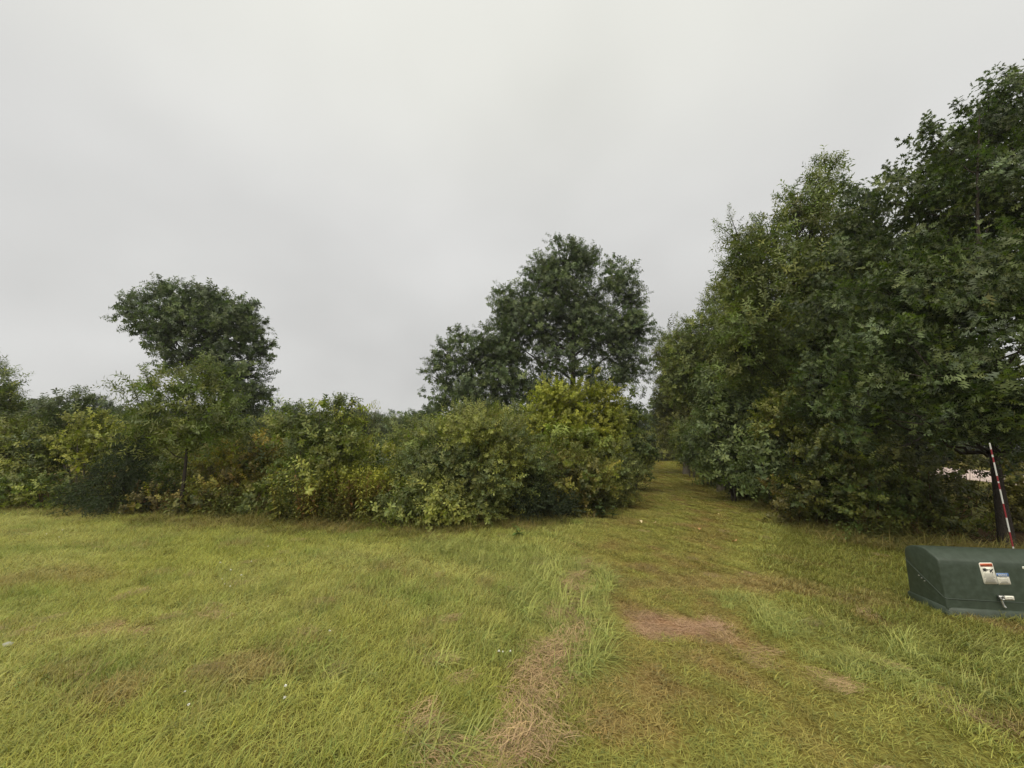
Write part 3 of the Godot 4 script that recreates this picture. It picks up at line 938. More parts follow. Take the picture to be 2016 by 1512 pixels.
func label(o: Node3D, called: String, c: Vector3, size: Vector2, tilt: float, header: Material, words: String, picture: bool) -> void:
	var st := begin()
	var w := size.x / 2
	var h := size.y / 2
	var cut := 0.008 if picture else 0.003
	var rim := [Vector2(-w + cut, -h), Vector2(w - cut, -h), Vector2(w, -h + cut), Vector2(w, h - cut), Vector2(w - cut, h), Vector2(-w + cut, h), Vector2(-w, h - cut), Vector2(-w, -h + cut)]
	for k in 8:
		var a: Vector2 = rim[k]
		var b: Vector2 = rim[(k + 1) % 8]
		tri(st, Vector3.ZERO, Vector3(b.x, b.y, 0), Vector3(a.x, a.y, 0))
		quad(st, Vector3(a.x, a.y, 0), Vector3(b.x, b.y, 0), Vector3(b.x, b.y, -0.003), Vector3(a.x, a.y, -0.003))
	var plate := put(done(st), called, M.white, o)
	plate.position = Vector3(c.x, c.y, lean_at(c.y) + 0.003)
	plate.rotation = Vector3(-0.054, 0, tilt)
	if header:
		st = begin()
		var hh := size.y * (0.15 if picture else 0.3)
		box(st, Vector3(0, h - hh * (0.72 if picture else 0.5), 0.0008), Vector3(size.x * (0.9 if picture else 1.0), hh, 0.0012))
		put(done(st), "header", header, plate)
		var t := TextMesh.new()
		t.text = words
		t.font_size = 32
		t.pixel_size = hh * 0.021
		t.depth = 0.0005
		var e := put(t, "lettering", M.ink if picture else M.white, plate)
		e.position = Vector3(0, h - hh * (0.72 if picture else 0.5), 0.002)
	if picture:
		st = begin()
		for k in 16:
			var a0 := TAU * k / 16.0
			var a1 := TAU * (k + 1) / 16.0
			var r0 := 0.022 if k % 2 == 0 else 0.011
			var r1 := 0.011 if k % 2 == 0 else 0.022
			tri(st, Vector3(-0.022, 0.03, 0.001), Vector3(-0.022 + cos(a1) * r1, 0.03 + sin(a1) * r1, 0.001), Vector3(-0.022 + cos(a0) * r0, 0.03 + sin(a0) * r0, 0.001))
		tri(st, Vector3(-0.008, 0.038, 0.0012), Vector3(0.016, 0.029, 0.0012), Vector3(-0.008, 0.022, 0.0012))
		put(done(st), "burst_mark", M.ink, plate)
		st = begin()
		for b in [[0.027, 0.024, 0.03, 0.009, 0.5], [0.019, 0.014, 0.018, 0.006, 1.2], [0.03, 0.012, 0.02, 0.006, -1.2], [0.036, 0.033, 0.016, 0.006, 0.4], [0.019, 0.03, 0.016, 0.005, -0.7]]:
			box(st, Vector3(b[0], b[1], 0.0008), Vector3(b[2], b[3], 0.0008), Basis(Vector3.BACK, b[4]))
		put(done(st), "figure_mark", M.ink, plate)
	st = begin()
	var rows := 8 if picture else 4 if header else 2
	var r := RandomNumberGenerator.new()
	r.seed = hash(called)
	for i in rows:
		var y := (-0.004 if picture else (0.012 if header else h * 0.4)) - i * ((h - 0.012) / rows if picture else (h + 0.008) / rows if header else h * 0.8)
		var l := size.x * r.randf_range(0.5, 0.82)
		box(st, Vector3(0, y, 0.0006), Vector3(l, 0.0032, 0.0008))
	put(done(st), "text_lines", mat(Color(0.16, 0.155, 0.14), 0.6), plate)

func make_pole() -> void:
	var foot := Vector3(4.99, 0.0, -4.15)
	var up := (Vector3(-0.042, 1.06, 0.0)).normalized()
	var o := base("marker_pole", foot)
	tag(o, "thin red and white striped marker pole standing behind the green box", "pole")
	var y := 1.54
	var white := true
	for l in [0.062, 0.055, 0.025, 0.053, 0.134, 0.055, 0.016, 0.063, 0.14, 0.137, 0.137, 0.137, 0.14, 0.137, 0.4]:
		var st := begin()
		var e: float = maxf(y - l, -0.1)
		tube(st, [up * e, up * y], [0.006, 0.006], 10)
		if y == 1.54: tube(st, [up * y, up * (y + 0.004)], [0.0068, 0.0], 10)
		put(done(st, true), "white_band" if white else "red_band", M.pole_white if white else M.red, o)
		white = not white
		y = e

func make_flowers() -> void:
	var r := RandomNumberGenerator.new()
	r.seed = 61
	var head := begin()
	for i in 22:
		var d := rnd_dir(r)
		d.y = absf(d.y)
		var s := side_axis(d) * 0.0045
		tri(head, d * 0.004 - s, d * 0.016, d * 0.004 + s)
	var hm := done(head)
	var stem := begin()
	tube(stem, [Vector3.ZERO, Vector3(0.005, 0.1, 0)], [0.0012, 0.0009], 4)
	var sm := done(stem)
	var stalk := mat(Color(0.1, 0.15, 0.04))
	var first := base("white_flower", Vector3.ZERO)
	put(sm, "stem", stalk, first)
	put(hm, "flower_head", M.petal, first).position = Vector3(0.005, 0.1, 0)
	var spots := FLOWERS
	for i in spots.size():
		var f: Node3D = first
		if i > 0:
			f = first.duplicate()
			f.name = numbered("white_flower")
			add_child(f, true)
		f.position = Vector3(spots[i][0], ground_y(spots[i][0], spots[i][1]) + 0.01, spots[i][1])
		f.rotation = Vector3(r.randf_range(-0.3, 0.3), r.randf() * TAU, r.randf_range(-0.3, 0.3))
		f.scale = Vector3.ONE * r.randf_range(0.5, 0.85)
		tag(f, "tiny white clover flower standing in the field grass", "flower", "white clover flowers in the grass")

func make_stones() -> void:
	var r := RandomNumberGenerator.new()
	r.seed = 71
	for s in STONES:
		var st := begin()
		var sph := SphereMesh.new()
		sph.radial_segments = 10
		sph.rings = 6
		sph.radius = 1.0
		sph.height = 2.0
		var a := sph.get_mesh_arrays()
		var vs: PackedVector3Array = a[Mesh.ARRAY_VERTEX]
		for k in a[Mesh.ARRAY_INDEX]:
			var v: Vector3 = vs[k]
			var q := 1.0 + 0.35 * rough_noise.get_noise_3d(v.x * 60 + s[0] * 90, v.y * 60, v.z * 60)
			st.add_vertex(v * Vector3(s[2], s[2] * 0.45, s[2] * 0.7) * q)
		var o := put(done(st), "stone", M.stone)
		o.position = Vector3(s[0], ground_y(s[0], s[1]) + s[2] * 0.2 + 0.02, s[1])
		tag(o, s[3], "stone")

func make_fallen_leaves() -> void:
	var r := RandomNumberGenerator.new()
	r.seed = 81
	var st := begin()
	leaf(st, Vector3.ZERO, Vector3.RIGHT, Vector3.UP, 0.09, BROAD, Color.WHITE, 0.35, 0.4)
	var m := done(st)
	for i in FALLEN.size():
		var p: Array = FALLEN[i]
		var c: Color = [Color(0.5, 0.36, 0.18), Color(0.42, 0.2, 0.09), Color(0.55, 0.45, 0.25)][i % 3]
		var o := put(m, "fallen_leaf", mat(c, 0.7))
		o.position = Vector3(p[0], ground_y(p[0], p[1]) + 0.07, p[1])
		o.rotation = Vector3(r.randf_range(-0.4, 0.4), r.randf() * TAU, r.randf_range(-0.4, 0.4))
		tag(o, "small curled dry leaf lying on the mown track", "leaf", "dry leaves fallen on the track")

func make_weeds() -> void:
	var kinds_of := {"dock": [0.4, 5, 0.2, OVAL, 41], "pale": [0.4, 12, 0.08, SLIM, 42], "clump": [0.2, 7, 0.1, BROAD, 43]}
	for w in WEEDS:
		var k: Array = kinds_of[w[2]]
		var o := put(make_herb(k[0], k[1], k[2], k[3], k[4] + int(w[0] * 10)), "weed_plant", M[w[5]])
		o.position = Vector3(w[0], ground_y(w[0], w[1]) + 0.01, w[1])
		o.scale = Vector3.ONE * w[3]
		tag(o, w[4], "weed")

func _ready() -> void:
	var cam := Camera3D.new()
	cam.name = "camera"
	cam.position = Vector3(0, 1.5, 0)
	cam.rotation_degrees = Vector3(9.0, 0, 0)
	cam.fov = 87.98
	cam.near = 0.05
	cam.far = 1500.0
	add_child(cam, true)
	cam.current = true

	rough_noise.seed = 3
	rough_noise.frequency = 0.05
	patch_noise.seed = 17
	patch_noise.frequency = 0.1
	patch_noise.fractal_octaves = 3
	gap_noise.seed = 29
	gap_noise.frequency = 1.0
	gap_noise.fractal_octaves = 2

	var cloud := FastNoiseLite.new()
	cloud.seed = 12
	cloud.frequency = 1.1
	cloud.fractal_octaves = 4
	var im := Image.create(512, 256, false, Image.FORMAT_RGBF)
	for j in 256:
		var el := (0.5 - (j + 0.5) / 256.0) * PI
		for i in 512:
			var az := ((i + 0.5) / 512.0 - 0.5) * TAU
			var d := Vector3(sin(az) * cos(el), sin(el), -cos(az) * cos(el))
			var up := maxf(d.y, 0.0)
			var q := d / (0.35 + up)
			var l := 0.605 + 0.24 * up * up + 0.08 * cos(az - 0.1) * cos(el) + 0.085 * cloud.get_noise_3d(q.x, q.y * 0.3, q.z)
			im.set_pixel(i, j, Color(l, l, l * (0.985 - 0.05 * smoothstep(0.45, 0.8, up))))
	var pano := PanoramaSkyMaterial.new()
	pano.panorama = ImageTexture.create_from_image(im)
	var sky := Sky.new()
	sky.sky_material = pano
	var env := Environment.new()
	env.background_mode = Environment.BG_SKY
	env.sky = sky
	env.background_energy_multiplier = SKY_POWER
	env.tonemap_mode = Environment.TONE_MAPPER_LINEAR
	env.tonemap_exposure = EXPOSURE
	env.fog_enabled = true
	env.fog_density = 0.0006
	env.fog_light_color = Color(0.86, 0.87, 0.87)
	env.sdfgi_enabled = true
	env.ssao_enabled = true
	env.ssil_enabled = true
	var we := WorldEnvironment.new()
	we.name = "world_environment"
	we.environment = env
	add_child(we, true)
	var sun := DirectionalLight3D.new()
	sun.name = "sun_behind_cloud"
	sun.light_energy = SUN_POWER
	sun.light_color = Color(1.0, 0.97, 0.91)
	sun.light_angular_distance = 60.0
	sun.shadow_enabled = true
	sun.rotation_degrees = Vector3(-54, -30, 0)
	add_child(sun, true)

	make_materials()
	make_twigs()
	make_ground()
	make_road()
	make_lawn()
	make_undergrowth()
	make_backdrop()
	make_plants()
	make_box()
	make_pole()
	make_weeds()
	make_flowers()
	make_stones()
	make_fallen_leaves()

const SKY_POWER := 0.575
const EXPOSURE := 2.05
const SUN_POWER := 0.5
const FLOWERS := [[-7.76, -6.93], [-7.35, -6.78], [-7.7, -7.16], [-5.62, -6.71], [-3.54, -6.05], [-3.61, -5.19], [-3.3, -4.94], [-3.24, -5.21], [-3.19, -4.63], [-3.03, -4.48], [-2.94, -4.43], [-3.0, -4.68], [-1.82, -2.48], [-1.89, -2.54], [-0.08, -3.05], [-0.02, -3.04], [-0.06, -3.1], [-1.37, -2.65], [-1.27, -2.5], [-1.42, -3.32]]
const STONES := [[-3.8, -3.27, 0.035, "pale rounded stone half sunk in the grass at the left edge"]]
const FALLEN := [[3.36, -8.96], [4.34, -11.18], [4.24, -11.71], [4.42, -8.84], [3.31, -7.32], [3.69, -7.12], [2.68, -7.76], [3.44, -6.41], [2.47, -8.01], [5.09, -11.71]]
const WEEDS := [[2.0, -8.72, "clump", 1.6, "dark broad leaved weed clump at the hedge corner beside the track", "leafg"], [0.11, -7.0, "dock", 0.5, "bright green weed sprouting from the grass before the round thicket", "leafb"], [5.24, -6.64, "pale", 0.9, "pale upright weed at the foot of the oaks", "leafb"], [-3.74, -8.96, "pale", 1.5, "feathery tall weed before the young shrub with upright shoots", "leafg"], [-4.6, -11.71, "pale", 1.7, "taller feathery weed at the left of the yellowing stalks", "leafg"]]

func make_plants() -> void:
	for d in PLANTS:
		plant(d)

var PLANTS := [
	{"n": "oak_tree", "l": "large dark oak leaning over the green box, its big lobed leaves blown by the wind", "c": "tree", "k": "oak", "at": Vector3(7.47, 0, -6.3), "r": 0.075, "lobes": [[-0.3, 5.79, -0.2, 0.41, 0.71, 1], [0.49, 6.7, -0.2, 0.45, 0.75, 1], [1.33, 7.22, -0.2, 0.48, 0.75, 1], [2.38, 7.75, -0.2, 0.55, 0.91, 1], [0.04, 5.11, -0.2, 0.68, 0.91, 1], [0.97, 5.66, 0.0, 0.61, 0.97, 1], [2.07, 5.85, 0.0, 0.66, 1.29, 1], [-1.25, 3.84, 0.2, 0.56, 0.7, 1], [-0.72, 3.64, 0.5, 0.64, 0.81, 1], [-0.12, 3.84, 0.8, 0.52, 0.84, 1], [1.22, 3.64, 0.5, 0.59, 1.04, 1], [-1.73, 2.9, 0.3, 0.45, 0.54, 1], [-1.74, 2.52, 1.0, 0.56, 0.61, 1], [-1.28, 2.46, 1.3, 0.45, 0.57, 1], [-0.38, 2.41, 1.2, 0.42, 0.59, 1], [-1.82, 1.84, 0.9, 0.52, 0.31, 1], [-1.27, 1.92, 1.2, 0.46, 0.26, 1], [-2.09, 2.1, 0.4, 0.39, 0.45, 1], [-1.16, 1.56, 0.7, 0.33, 0.2, 0.7], [-0.76, 1.62, 0.9, 0.3, 0.21, 0.7]], "g": "oaks along the right of the track", "lai": 4.2, "leaves": 300, "size": 0.85, "shoots": 3, "face": Vector3(-0.76, 0, 0.64)},
	{"n": "oak_tree", "l": "second oak, set back between the narrow leaved tree and the box side oak", "c": "tree", "k": "oak", "at": Vector3(8.28, 0, -9.2), "r": 0.11, "lobes": [[0.42, 7.3, 0.0, 0.53, 0.82, 1], [0.61, 5.94, 0.0, 0.7, 1.06, 1], [-0.2, 5.42, 0.0, 0.72, 1.06, 1], [-0.01, 4.14, 0.0, 0.8, 1.06, 1], [-1.24, 4.11, 0.5, 0.7, 0.89, 1], [-1.23, 2.8, 0.7, 0.76, 0.87, 1], [0.35, 2.43, 0.0, 0.94, 0.94, 1], [-1.86, 2.79, 0.8, 0.6, 0.64, 1], [2.51, 3.78, -0.6, 1.02, 1.5, 1], [3.32, 2.62, -0.6, 0.89, 0.69, 1], [3.28, 5.84, -1.0, 1.06, 1.56, 1], [5.02, 7.02, -1.0, 0.99, 1.95, 1]], "g": "oaks along the right of the track", "lai": 4.2, "leaves": 150, "size": 0.8, "face": Vector3(-0.67, 0, 0.74)},
	{"n": "cherry_tree", "l": "tall narrow leaved tree rising to a ragged point above the right of the track", "c": "tree", "k": "cherry", "at": Vector3(7.28, 0, -10.5), "r": 0.13, "lobes": [[1.9, 9.33, 0.0, 0.27, 0.6, 0.8], [1.53, 8.44, 0.0, 0.48, 0.67, 1], [0.74, 7.96, 0.0, 0.49, 0.67, 1], [-0.05, 7.34, 0.0, 0.51, 0.6, 1], [-0.98, 7.0, 0.2, 0.51, 0.79, 0.8], [1.23, 7.18, 0.0, 0.86, 1.07, 1], [0.13, 6.27, 0.0, 0.89, 0.94, 1], [-0.89, 5.97, 0.0, 0.52, 0.8, 1], [0.39, 5.47, 0.5, 1.03, 1.02, 1], [-0.63, 4.7, 0.3, 0.99, 1.04, 1], [0.53, 3.93, 0.6, 1.0, 1.14, 1], [-0.94, 3.94, 0.0, 0.92, 0.94, 1], [2.26, 7.34, 0.0, 0.51, 0.94, 1], [2.82, 6.18, -0.5, 0.74, 1.26, 1]], "lai": 3.7},
	{"n": "aspen_tree", "l": "mid sized grey green tree left of the narrow leaved tree beside the track", "c": "tree", "k": "aspen", "at": Vector3(7.15, 0, -14.0), "r": 0.12, "lobes": [[0.74, 6.67, 0.0, 0.71, 0.89, 1], [0.09, 5.51, 0.0, 0.96, 1.07, 1], [-0.95, 5.13, 0.0, 0.74, 0.89, 1], [0.96, 4.94, 0.0, 0.93, 1.25, 1], [-0.21, 4.01, 0.0, 1.21, 1.07, 1], [-1.12, 4.01, 0.0, 0.66, 1.07, 1], [0.65, 3.46, 0.0, 0.94, 1.07, 1], [1.45, 6.28, 0.0, 0.77, 1.07, 1]], "lai": 4.2},
	{"n": "aspen_tree", "l": "olive green tree bending over the far end of the track", "c": "tree", "k": "aspen", "at": Vector3(9.82, 0, -23.0), "r": 0.14, "lobes": [[-0.11, 7.16, 0.0, 1.09, 1.32, 1], [-0.77, 6.23, 0.0, 0.82, 1.17, 1], [0.38, 5.63, 0.0, 1.35, 1.47, 1], [-0.31, 4.13, 0.0, 1.36, 1.47, 1], [0.18, 2.66, 0.0, 1.35, 1.32, 1], [-0.75, 2.66, 0.0, 0.82, 1.17, 1], [1.44, 3.83, 0.0, 1.32, 2.06, 1]], "lai": 4.5, "size": 1.4, "color": Color(0.115, 0.121, 0.034)},
	{"n": "wide_leaf_shrub", "l": "tall grey green shrub with broad leaves at the right edge of the track", "c": "shrub", "k": "wide", "at": Vector3(6.28, 0, -11.5), "r": 0.03, "lobes": [[-0.17, 3.11, 0.0, 0.65, 0.66, 1], [0.53, 2.66, 0.0, 0.76, 0.81, 1], [-0.11, 2.08, 0.0, 0.78, 0.81, 1], [0.57, 1.5, 0.0, 0.75, 0.73, 1], [-0.33, 1.14, 0.0, 0.58, 0.51, 1], [0.79, 0.79, 0.0, 0.62, 0.51, 1], [-0.22, 0.79, 0.0, 0.65, 0.32, 1], [0.48, 0.58, 0.0, 0.63, 0.32, 1]], "g": "shrubs under the trees right of the track", "stems": 6, "lai": 4.5},
	{"n": "wide_leaf_shrub", "l": "lower grey green shrub with broad leaves before the tall one", "c": "shrub", "k": "wide", "at": Vector3(6.16, 0, -9.6), "r": 0.025, "lobes": [[-0.08, 1.5, 0.0, 0.46, 0.43, 1], [0.36, 1.14, 0.0, 0.5, 0.49, 1], [-0.15, 0.79, 0.0, 0.41, 0.31, 1], [0.7, 0.91, 0.0, 0.5, 0.49, 1]], "g": "shrubs under the trees right of the track", "stems": 5, "lai": 4.2},
	{"n": "maple_sapling", "l": "yellow green sapling under the second oak", "c": "tree", "k": "bramble", "at": Vector3(6.35, 0, -9.2), "r": 0.03, "lobes": [[0.16, 2.43, 0.0, 0.48, 0.41, 1], [-0.23, 2.08, 0.0, 0.39, 0.35, 1], [0.46, 1.96, 0.0, 0.47, 0.41, 1], [0.07, 1.62, 0.0, 0.48, 0.35, 1]], "g": "shrubs under the trees right of the track", "lai": 3.5, "color": Color(0.154, 0.174, 0.042)},
	{"n": "bramble_bush", "l": "dark leafy bush at the foot of the second oak", "c": "shrub", "k": "bramble", "at": Vector3(5.95, 0, -7.7), "r": 0.015, "lobes": [[-0.03, 1.31, 0.0, 0.46, 0.49, 1], [0.55, 1.31, 0.0, 0.52, 0.54, 1], [0.09, 0.74, 0.0, 0.5, 0.49, 1], [-0.4, 0.65, 0.0, 0.28, 0.3, 1]], "g": "shrubs under the trees right of the track", "stems": 7, "lai": 4, "color": Color(0.069, 0.091, 0.03)},
	{"n": "bramble_bush", "l": "bright small leaved bush left of the grass by the box", "c": "shrub", "k": "bramble", "at": Vector3(6.07, 0, -7.0), "r": 0.015, "lobes": [[-0.05, 0.81, 0.0, 0.47, 0.4, 1], [0.44, 0.64, 0.0, 0.39, 0.36, 1], [-0.2, 0.39, 0.0, 0.34, 0.27, 1]], "g": "shrubs under the trees right of the track", "stems": 7, "lai": 3.6, "color": Color(0.092, 0.129, 0.034)},
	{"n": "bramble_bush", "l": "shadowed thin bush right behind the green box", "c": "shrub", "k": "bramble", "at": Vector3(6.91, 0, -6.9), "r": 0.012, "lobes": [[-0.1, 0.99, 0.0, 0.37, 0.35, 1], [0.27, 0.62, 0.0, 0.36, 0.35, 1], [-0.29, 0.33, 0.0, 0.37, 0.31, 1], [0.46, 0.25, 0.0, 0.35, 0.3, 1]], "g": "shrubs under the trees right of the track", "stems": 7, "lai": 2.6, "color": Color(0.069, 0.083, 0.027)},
	{"n": "bramble_bush", "l": "yellowing bush right of the striped pole", "c": "shrub", "k": "bramble", "at": Vector3(9.14, 0, -7.4), "r": 0.012, "lobes": [[0.07, 0.77, 0.0, 0.17, 0.33, 1], [-0.13, 0.24, 0.0, 0.23, 0.38, 1], [0.4, 0.6, 0.0, 0.34, 0.57, 1]], "g": "shrubs under the trees right of the track", "stems": 5, "lai": 2.6, "color": Color(0.169, 0.152, 0.034)},
	{"n": "bramble_bush", "l": "reddish low bramble tangle at the track edge", "c": "shrub", "k": "bramble", "at": Vector3(5.47, 0, -8.1), "r": 0.01, "lobes": [[-0.03, 0.56, 0.0, 0.3, 0.23, 1], [0.34, 0.32, 0.0, 0.33, 0.23, 1], [-0.26, 0.32, 0.0, 0.26, 0.19, 1]], "g": "shrubs under the trees right of the track", "stems": 5, "lai": 2.2, "color": Color(0.14, 0.13, 0.04), "color2": Color(0.24, 0.13, 0.05), "share2": 0.14},
	{"n": "oak_tree", "l": "deep set oak closing the view between the right hand trees", "c": "tree", "k": "oak_far", "at": Vector3(11.96, 0, -15.0), "r": 0.16, "lobes": [[0.59, 6.21, 0.0, 1.64, 2.11, 1], [2.91, 5.8, 0.0, 1.8, 2.49, 1], [-1.22, 4.19, 0.0, 1.41, 1.72, 1], [0.99, 3.21, 0.0, 1.74, 1.53, 1], [3.78, 3.8, 0.0, 1.86, 2.11, 1]], "g": "oaks along the right of the track", "lai": 4.5, "size": 0.9},
	{"n": "aspen_tree", "l": "slim tree standing behind the tall broad leaved shrub", "c": "tree", "k": "aspen", "at": Vector3(7.76, 0, -13.0), "r": 0.09, "lobes": [[0.57, 4.18, 0.0, 0.98, 1.16, 1], [1.12, 2.98, 0.0, 1.1, 1.16, 1], [0.07, 2.48, 0.0, 0.85, 1.0, 1], [1.64, 4.7, 0.0, 0.95, 1.0, 1]], "lai": 4.4},
	{"n": "bramble_bush", "l": "dark brush under the deep set oak", "c": "shrub", "k": "bramble", "at": Vector3(8.96, 0, -10.5), "r": 0.015, "lobes": [[-0.46, 1.5, 0.0, 0.83, 0.67, 1], [0.72, 1.37, 0.0, 0.88, 0.67, 1], [-1.27, 1.37, 0.0, 0.65, 0.67, 1], [0.12, 0.85, 0.0, 0.8, 0.54, 1], [1.5, 1.3, 0.0, 0.66, 0.54, 1]], "g": "shrubs under the trees right of the track", "stems": 8, "lai": 4.0, "color": Color(0.054, 0.069, 0.025)},
	{"n": "wide_leaf_shrub", "l": "bushy grey green shrub at the trackside before the olive green tree", "c": "shrub", "k": "wide", "at": Vector3(7.69, 0, -16.0), "r": 0.03, "lobes": [[0.05, 1.9, 0.0, 0.7, 0.69, 1], [-0.39, 1.4, 0.0, 0.56, 0.53, 1], [0.63, 1.5, 0.0, 0.72, 0.69, 1], [-0.22, 1.0, 0.0, 0.48, 0.37, 1], [0.4, 2.51, 0.0, 0.66, 0.61, 1], [-0.13, 0.81, 0.0, 0.66, 0.29, 1], [0.57, 0.81, 0.0, 0.72, 0.33, 1]], "g": "shrubs under the trees right of the track", "stems": 6, "lai": 4.5, "size": 1.2},
	{"n": "olive_shrub", "l": "small dull shrub at the trackside under the olive green tree", "c": "shrub", "k": "aspen", "at": Vector3(8.77, 0, -20.0), "r": 0.02, "lobes": [[0.06, 1.5, 0.0, 0.56, 0.61, 1], [-0.25, 1.75, 0.0, 0.52, 0.61, 1], [0.39, 1.13, 0.0, 0.51, 0.36, 1], [-0.09, 2.25, 0.0, 0.61, 0.61, 1], [0.12, 0.88, 0.0, 0.65, 0.26, 1]], "g": "shrubs under the trees right of the track", "stems": 5, "lai": 4.5, "size": 1.2},
	{"n": "bramble_bush", "l": "sparse bush half hiding the gravel road beside the striped pole", "c": "shrub", "k": "bramble", "at": Vector3(9.46, 0, -8.6), "r": 0.012, "lobes": [[-0.09, 0.97, 0.0, 0.33, 0.37, 1], [0.38, 0.92, 0.0, 0.25, 0.33, 1], [0.04, 0.5, 0.0, 0.33, 0.33, 1], [1.02, 0.92, 0.0, 0.24, 0.33, 1]], "g": "shrubs under the trees right of the track", "stems": 6, "lai": 1.5, "color": Color(0.08, 0.09, 0.03)},
	{"n": "olive_shrub", "l": "dull shrub closing the far right end of the track", "c": "shrub", "k": "aspen", "at": Vector3(11.3, 0, -24.0), "r": 0.03, "lobes": [[-0.17, 1.8, 0.0, 1.11, 1.07, 1], [0.94, 2.4, 0.0, 1.23, 1.38, 1], [-0.66, 1.2, 0.0, 0.56, 0.55, 1], [1.83, 2.1, 0.0, 1.21, 1.53, 1]], "g": "shrubs under the trees right of the track", "stems": 5, "lai": 4.5, "size": 1.4},
	{"n": "olive_shrub", "l": "pale shrub filling the gap where the track disappears", "c": "shrub", "k": "aspen", "at": Vector3(16.95, 0, -44.0), "r": 0.03, "lobes": [[-0.16, 2.05, 0.0, 1.05, 1.12, 1], [0.99, 2.6, 0.0, 1.56, 1.57, 1], [-0.97, 2.33, 0.0, 0.84, 1.24, 1], [2.14, 3.16, 0.0, 1.44, 1.91, 1], [-0.23, 0.79, 0.0, 1.26, 0.79, 1], [1.33, 0.95, 0.0, 1.55, 0.96, 1], [-1.22, 0.95, 0.0, 0.95, 0.79, 1], [-2.41, 1.5, 0.0, 0.96, 1.24, 1]], "g": "shrubs under the trees right of the track", "stems": 5, "lai": 4.5, "size": 2, "color": Color(0.154, 0.16, 0.042)},
	{"n": "broadleaf_tree", "l": "dark tree over the gap where the track disappears", "c": "tree", "k": "oak_far", "at": Vector3(20.21, 0, -50.0), "r": 0.2, "lobes": [[0.42, 6.56, 0.0, 2.66, 2.55, 1], [-1.54, 5.92, 0.0, 1.5, 2.23, 1], [3.03, 7.21, 0.0, 2.9, 3.19, 1]], "g": "distant trees beyond the hedgerow", "lai": 4, "size": 1.5},
	{"n": "oak_tree", "l": "tallest oak behind the thicket with a domed crown and a side spire", "c": "tree", "k": "oak_far", "at": Vector3(3.35, 0, -22.0), "r": 0.27, "lobes": [[-0.3, 12.12, 0.0, 1.67, 1.26, 1], [0.75, 12.38, 0.0, 0.94, 1.12, 1], [-1.66, 11.18, 0.0, 1.4, 1.26, 1], [-0.34, 10.09, 0.0, 2.09, 1.55, 1], [0.2, 8.1, 0.0, 1.94, 1.4, 1], [-3.0, 9.62, 0.0, 1.26, 1.26, 1], [2.71, 11.33, 0.0, 0.87, 1.18, 1], [3.41, 9.78, 0.0, 0.97, 1.46, 1], [2.68, 8.41, 0.0, 1.22, 1.26, 1], [1.36, 9.5, -0.5, 0.85, 1.15, 0.8], [-1.69, 8.41, 0.0, 1.96, 1.26, 1], [3.53, 7.8, 0.0, 1.08, 1.26, 1], [1.63, 7.51, 0.0, 1.92, 1.12, 0.7], [-3.0, 7.21, 0.0, 1.4, 1.26, 1], [-0.71, 6.32, 0.0, 1.95, 1.12, 0.8], [3.3, 6.03, 0.0, 1.21, 0.98, 1], [1.26, 5.16, 0.0, 1.93, 0.98, 0.8], [-1.87, 4.58, 0.0, 1.96, 1.26, 1], [-3.29, 9.01, 0.0, 1.12, 1.4, 1]], "g": "big oaks standing behind the hedgerow", "lai": 3.9, "shoots": 1, "full": 0.06},
	{"n": "oak_tree", "l": "lower oak on the left flank of the tallest oak", "c": "tree", "k": "oak_far", "at": Vector3(-2.04, 0, -21.0), "r": 0.2, "lobes": [[-0.53, 7.09, 0.0, 0.75, 0.8, 1], [0.44, 7.23, 0.0, 1.02, 0.94, 1], [-1.48, 6.38, 0.0, 0.85, 0.75, 1], [1.41, 6.67, 0.0, 1.07, 1.34, 1], [-0.09, 5.82, 0.0, 1.33, 1.02, 1], [-1.85, 5.13, 0.0, 0.79, 0.8, 0.7], [1.28, 4.72, 0.0, 1.34, 1.21, 1], [-0.47, 4.17, 0.0, 1.46, 0.94, 1], [-1.96, 4.03, 0.0, 0.84, 0.59, 0.8], [0.75, 3.36, 0.0, 1.34, 0.8, 1]], "g": "big oaks standing behind the hedgerow", "lai": 3.7},
	{"n": "maple_tree", "l": "small bright yellow green tree in the middle of the hedgerow", "c": "tree", "k": "maple", "at": Vector3(1.77, 0, -11.3), "r": 0.06, "lobes": [[0.45, 3.3, 0.0, 0.43, 0.4, 1], [-0.65, 3.01, 0.0, 0.4, 0.46, 1], [-0.14, 2.79, 0.0, 0.64, 0.58, 1], [0.8, 2.79, 0.0, 0.49, 0.51, 1], [-0.95, 2.5, 0.0, 0.4, 0.38, 1], [0.27, 2.21, 0.0, 0.92, 0.51, 1], [-0.59, 2.07, 0.0, 0.72, 0.51, 1], [0.91, 2.0, 0.0, 0.49, 0.46, 1], [-0.03, 1.64, 0.0, 0.86, 0.43, 1], [0.46, 1.15, 0.0, 0.64, 0.49, 1], [-0.68, 1.29, 0.0, 0.57, 0.38, 1], [0.97, 1.5, 0.0, 0.42, 0.43, 1], [-1.02, 2.0, 0.0, 0.49, 0.38, 1]], "lai": 4.0, "clump": 0.85},
